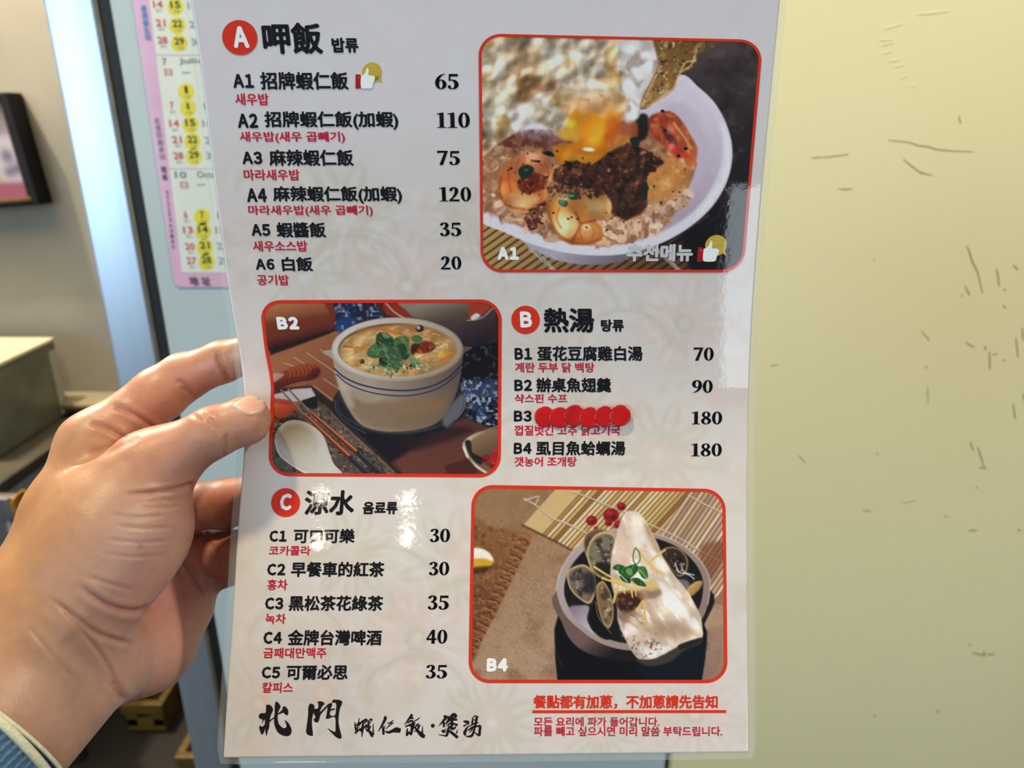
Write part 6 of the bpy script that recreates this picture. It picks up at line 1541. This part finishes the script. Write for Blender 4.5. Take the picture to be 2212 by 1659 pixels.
M_pic = mat('picture_print', (150, 100, 130), .4, attr='Col', noise=(30, .06), coat=.4); o = link('picture_print', pme, M_pic); adopt(o, FR)

FR.rotation_euler.y = -0.075

# ledge along the back wall, prep table, white appliance, bag, rag, crates
M_ledge = mat('cream_ledge', (140, 130, 108), .4, noise=(12, .1)); M_counter = mat('dull_steel_top', (92, 86, 76), .42, metal=.3, noise=(10, .3)); M_dark2 = mat('black_cloth', (10, 9, 9), .9, noise=(60, .4), bump=(60, .5, .004))
zl = K(190, 862, KY - .06).z
LG = empty('wall_ledge', Vector((-1.0, KY - .06, zl))); tag(LG, 'cream rounded ledge along the foot of the beige wall', 'ledge')
box('shelf', (-1.24, KY - .09, zl - .022), (-.55, KY - .001, zl), M_ledge, LG, bev=.006); tube('rounded_lip', [(-1.24, KY - .092, zl - .006), (-.9, KY - .094, zl - .004), (-.55, KY - .092, zl - .002)], .009, M_ledge, LG)
box('panel_below', (-1.24, KY - .03, 0), (-.55, KY - .001, zl - .022), mat('brown_panel', (104, 78, 52), .5, noise=(8, .3)), LG)

ct = .742
a0 = on_level(97, 890, ct); a1 = on_level(30, 985, ct)
M_app = mat('cream_enamel', (196, 192, 168), .35, noise=(14, .08), coat=.2); M_side = mat('shaded_enamel', (118, 118, 100), .4, noise=(14, .2)); M_bezel = mat('pale_bezel', (178, 176, 160), .35, noise=(20, .1))  # darker side enamel paints in the shade below the lit lid
AP = empty('kitchen_appliance', Vector((a0.x - .15, a0.y, ct))); tag(AP, 'boxy cream kitchen appliance with shade painted on its side on the steel prep table', 'appliance')
xr_ = (a0.x + a1.x) / 2 + .02; yb = a0.y; yf = a1.y - .02; ht = K(52, 728, yb).z - ct
rz_ = -math.atan2(a1.x - a0.x, a0.y - a1.y) * .0
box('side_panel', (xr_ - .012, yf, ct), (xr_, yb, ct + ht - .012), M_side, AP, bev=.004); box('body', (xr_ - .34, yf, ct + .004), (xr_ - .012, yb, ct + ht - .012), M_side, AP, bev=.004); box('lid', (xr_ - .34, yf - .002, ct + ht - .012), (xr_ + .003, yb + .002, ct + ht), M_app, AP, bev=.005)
box('corner_bezel', (xr_ - .004, yb - .03, ct + .006), (xr_ + .003, yb - .006, ct + ht - .03), M_bezel, AP, bev=.003); box('corner_bezel', (xr_ - .02, yf - .006, ct + .002), (xr_ + .002, yf + .006, ct + ht - .03), M_bezel, AP, bev=.002); box('front_window', (xr_ - .33, yf - .004, ct + .03), (xr_ - .03, yf + .002, ct + ht - .05), M_dark2, AP, bev=.002)

TB = empty('prep_table', Vector((-1.3, 1.4, 0))); tag(TB, 'stainless prep table with square front rail behind the hand', 'table')
tx = on_level(118, 960, ct).x
yfr = on_level(40, 1052, ct).y
M_rail = mat('stainless_rail', (168, 160, 158), .3, metal=.7, noise=(30, .15))
tp = box('table_top', (-1.9, yfr, ct - .03), (tx, KY - .10, ct - .001), M_counter, TB, bev=.004); box('front_rail', (-1.9, yfr - .024, ct - .062), (K(50, 1075, yfr).x, yfr - .001, ct - .012), M_rail, TB, bev=.004)
lx = K(30, 1160, yfr).x
tube('leg', [(lx, yfr + .012, .02), (lx, yfr + .012, ct - .032)], .017, M_rail, TB, 16); tube('leg', [(-1.75, yfr + .02, .02), (-1.75, yfr + .02, ct - .032)], .017, M_rail, TB, 16); tube('leg', [(tx - .06, KY - .15, .02), (tx - .06, KY - .15, ct - .032)], .017, M_rail, TB, 16)
for lxx, lyy in ((lx, yfr + .012), (-1.75, yfr + .02), (tx - .06, KY - .15)): tube('foot', [(lxx, lyy, 0), (lxx, lyy, .022)], [.024, .019], M_dark2, TB, 16)

# black bin bag slumped between table and doorway
rs = np.random.RandomState(3)
bgx, bgy = -.935, 1.6
V = []; F = []; nr, nc = 22, 36
for i in range(nr + 1):
    t = i / nr; z = .002 + .72 * t; r0 = .1 * (math.sin(math.pi * min(t * .62 + .22, .97))) ** .8
    if t > .86: r0 *= 1 - (t - .86) * 4.2
    for j in range(nc):
        th = 2 * math.pi * j / nc; r = r0 * (1 + .08 * math.sin(5 * th + 6 * t) + .05 * math.sin(11 * th - 9 * t) + .02 * rs.randn())
        V.append((bgx + r * math.cos(th), bgy + r * .95 * math.sin(th), z))
for i in range(nr):
    for j in range(nc): F.append((i * nc + j, i * nc + (j + 1) % nc, (i + 1) * nc + (j + 1) % nc, (i + 1) * nc + j))
F.append(tuple(range(nc))[::-1]); F.append(tuple(nr * nc + j for j in range(nc)))
M_bag = mat('black_plastic_bag', (12, 11, 12), .35, noise=(20, .4), bump=(18, .5, .01))
tag(link('bin_bag', mesh_np('bin_bag', V, F), M_bag, None, True), 'black plastic bag standing beside the steel prep table', 'bag')

# yellow cloth hanging from the table edge
cp = K(64, 1032, yfr + .05); V = []; F = []
for i in range(15):
    for j in range(13):
        s = j / 12; t = i / 14; V.append((cp.x + .004 + .04 * s, yfr - .034 + .012 * math.sin(9 * s + 2 * t) + .01 * t, cp.z - .055 * t - .012 * math.sin(6 * s)))
for i in range(14):
    for j in range(12): a = i * 13 + j; F.append((a, a + 1, a + 14, a + 13))
o = link('yellow_cloth', mesh_np('yellow_cloth', V, F), mat('yellow_cloth', (190, 130, 20), .85, noise=(60, .3), bump=(200, .4, .001)), None, True)
mo = o.modifiers.new('thick', 'SOLIDIFY'); mo.thickness = .003
tag(o, 'small yellow cloth hanging at the corner of the steel table', 'cloth')


def crate(x0, y0, x1, y1, h, label):
    m = mat('yellow_crate_plastic', (104, 76, 8), .5, noise=(20, .25)); r = empty('yellow_crate', Vector(((x0 + x1) / 2, (y0 + y1) / 2, 0))); tag(r, label, 'crate')
    box('bottom', (x0, y0, .004), (x1, y1, .016), m, r); w = .012
    for nm, lo, hi in (('wall', (x0, y0, .016), (x1, y0 + w, h * .45)), ('wall', (x0, y1 - w, .016), (x1, y1, h * .45)), ('wall', (x0, y0 + w, .016), (x0 + w, y1 - w, h * .45)), ('wall', (x1 - w, y0 + w, .016), (x1, y1 - w, h * .45)),
                       ('rim', (x0 - .006, y0 - .006, h - .03), (x1 + .006, y0 + w, h)), ('rim', (x0 - .006, y1 - w, h - .03), (x1 + .006, y1 + .006, h)), ('rim', (x0 - .006, y0 + w, h - .03), (x0 + w, y1 - w, h)), ('rim', (x1 - w, y0 + w, h - .03), (x1 + .006, y1 - w, h))): box(nm, lo, hi, m, r, bev=.003)
    for px_, py_ in ((x0, y0), (x1 - .03, y0), (x0, y1 - .03), (x1 - .03, y1 - .03)): box('corner_post', (px_, py_, .016), (px_ + .03, py_ + .03, h - .03), m, r, bev=.003)


q = on_level(372, 1490, 0.02); crate(q.x - .06, q.y - .12, q.x + .035, q.y - .035, .09, 'yellow plastic crate on the dark floor beyond the wrist')
q = on_level(452, 1650, 0.02); crate(q.x - .04, q.y - .05, q.x + .10, q.y + .10, .10, 'low yellow crate beside the steel post, under the menu corner')
bpy.data.objects.remove(FOB, do_unlink=True); bpy.data.curves.remove(FONT)
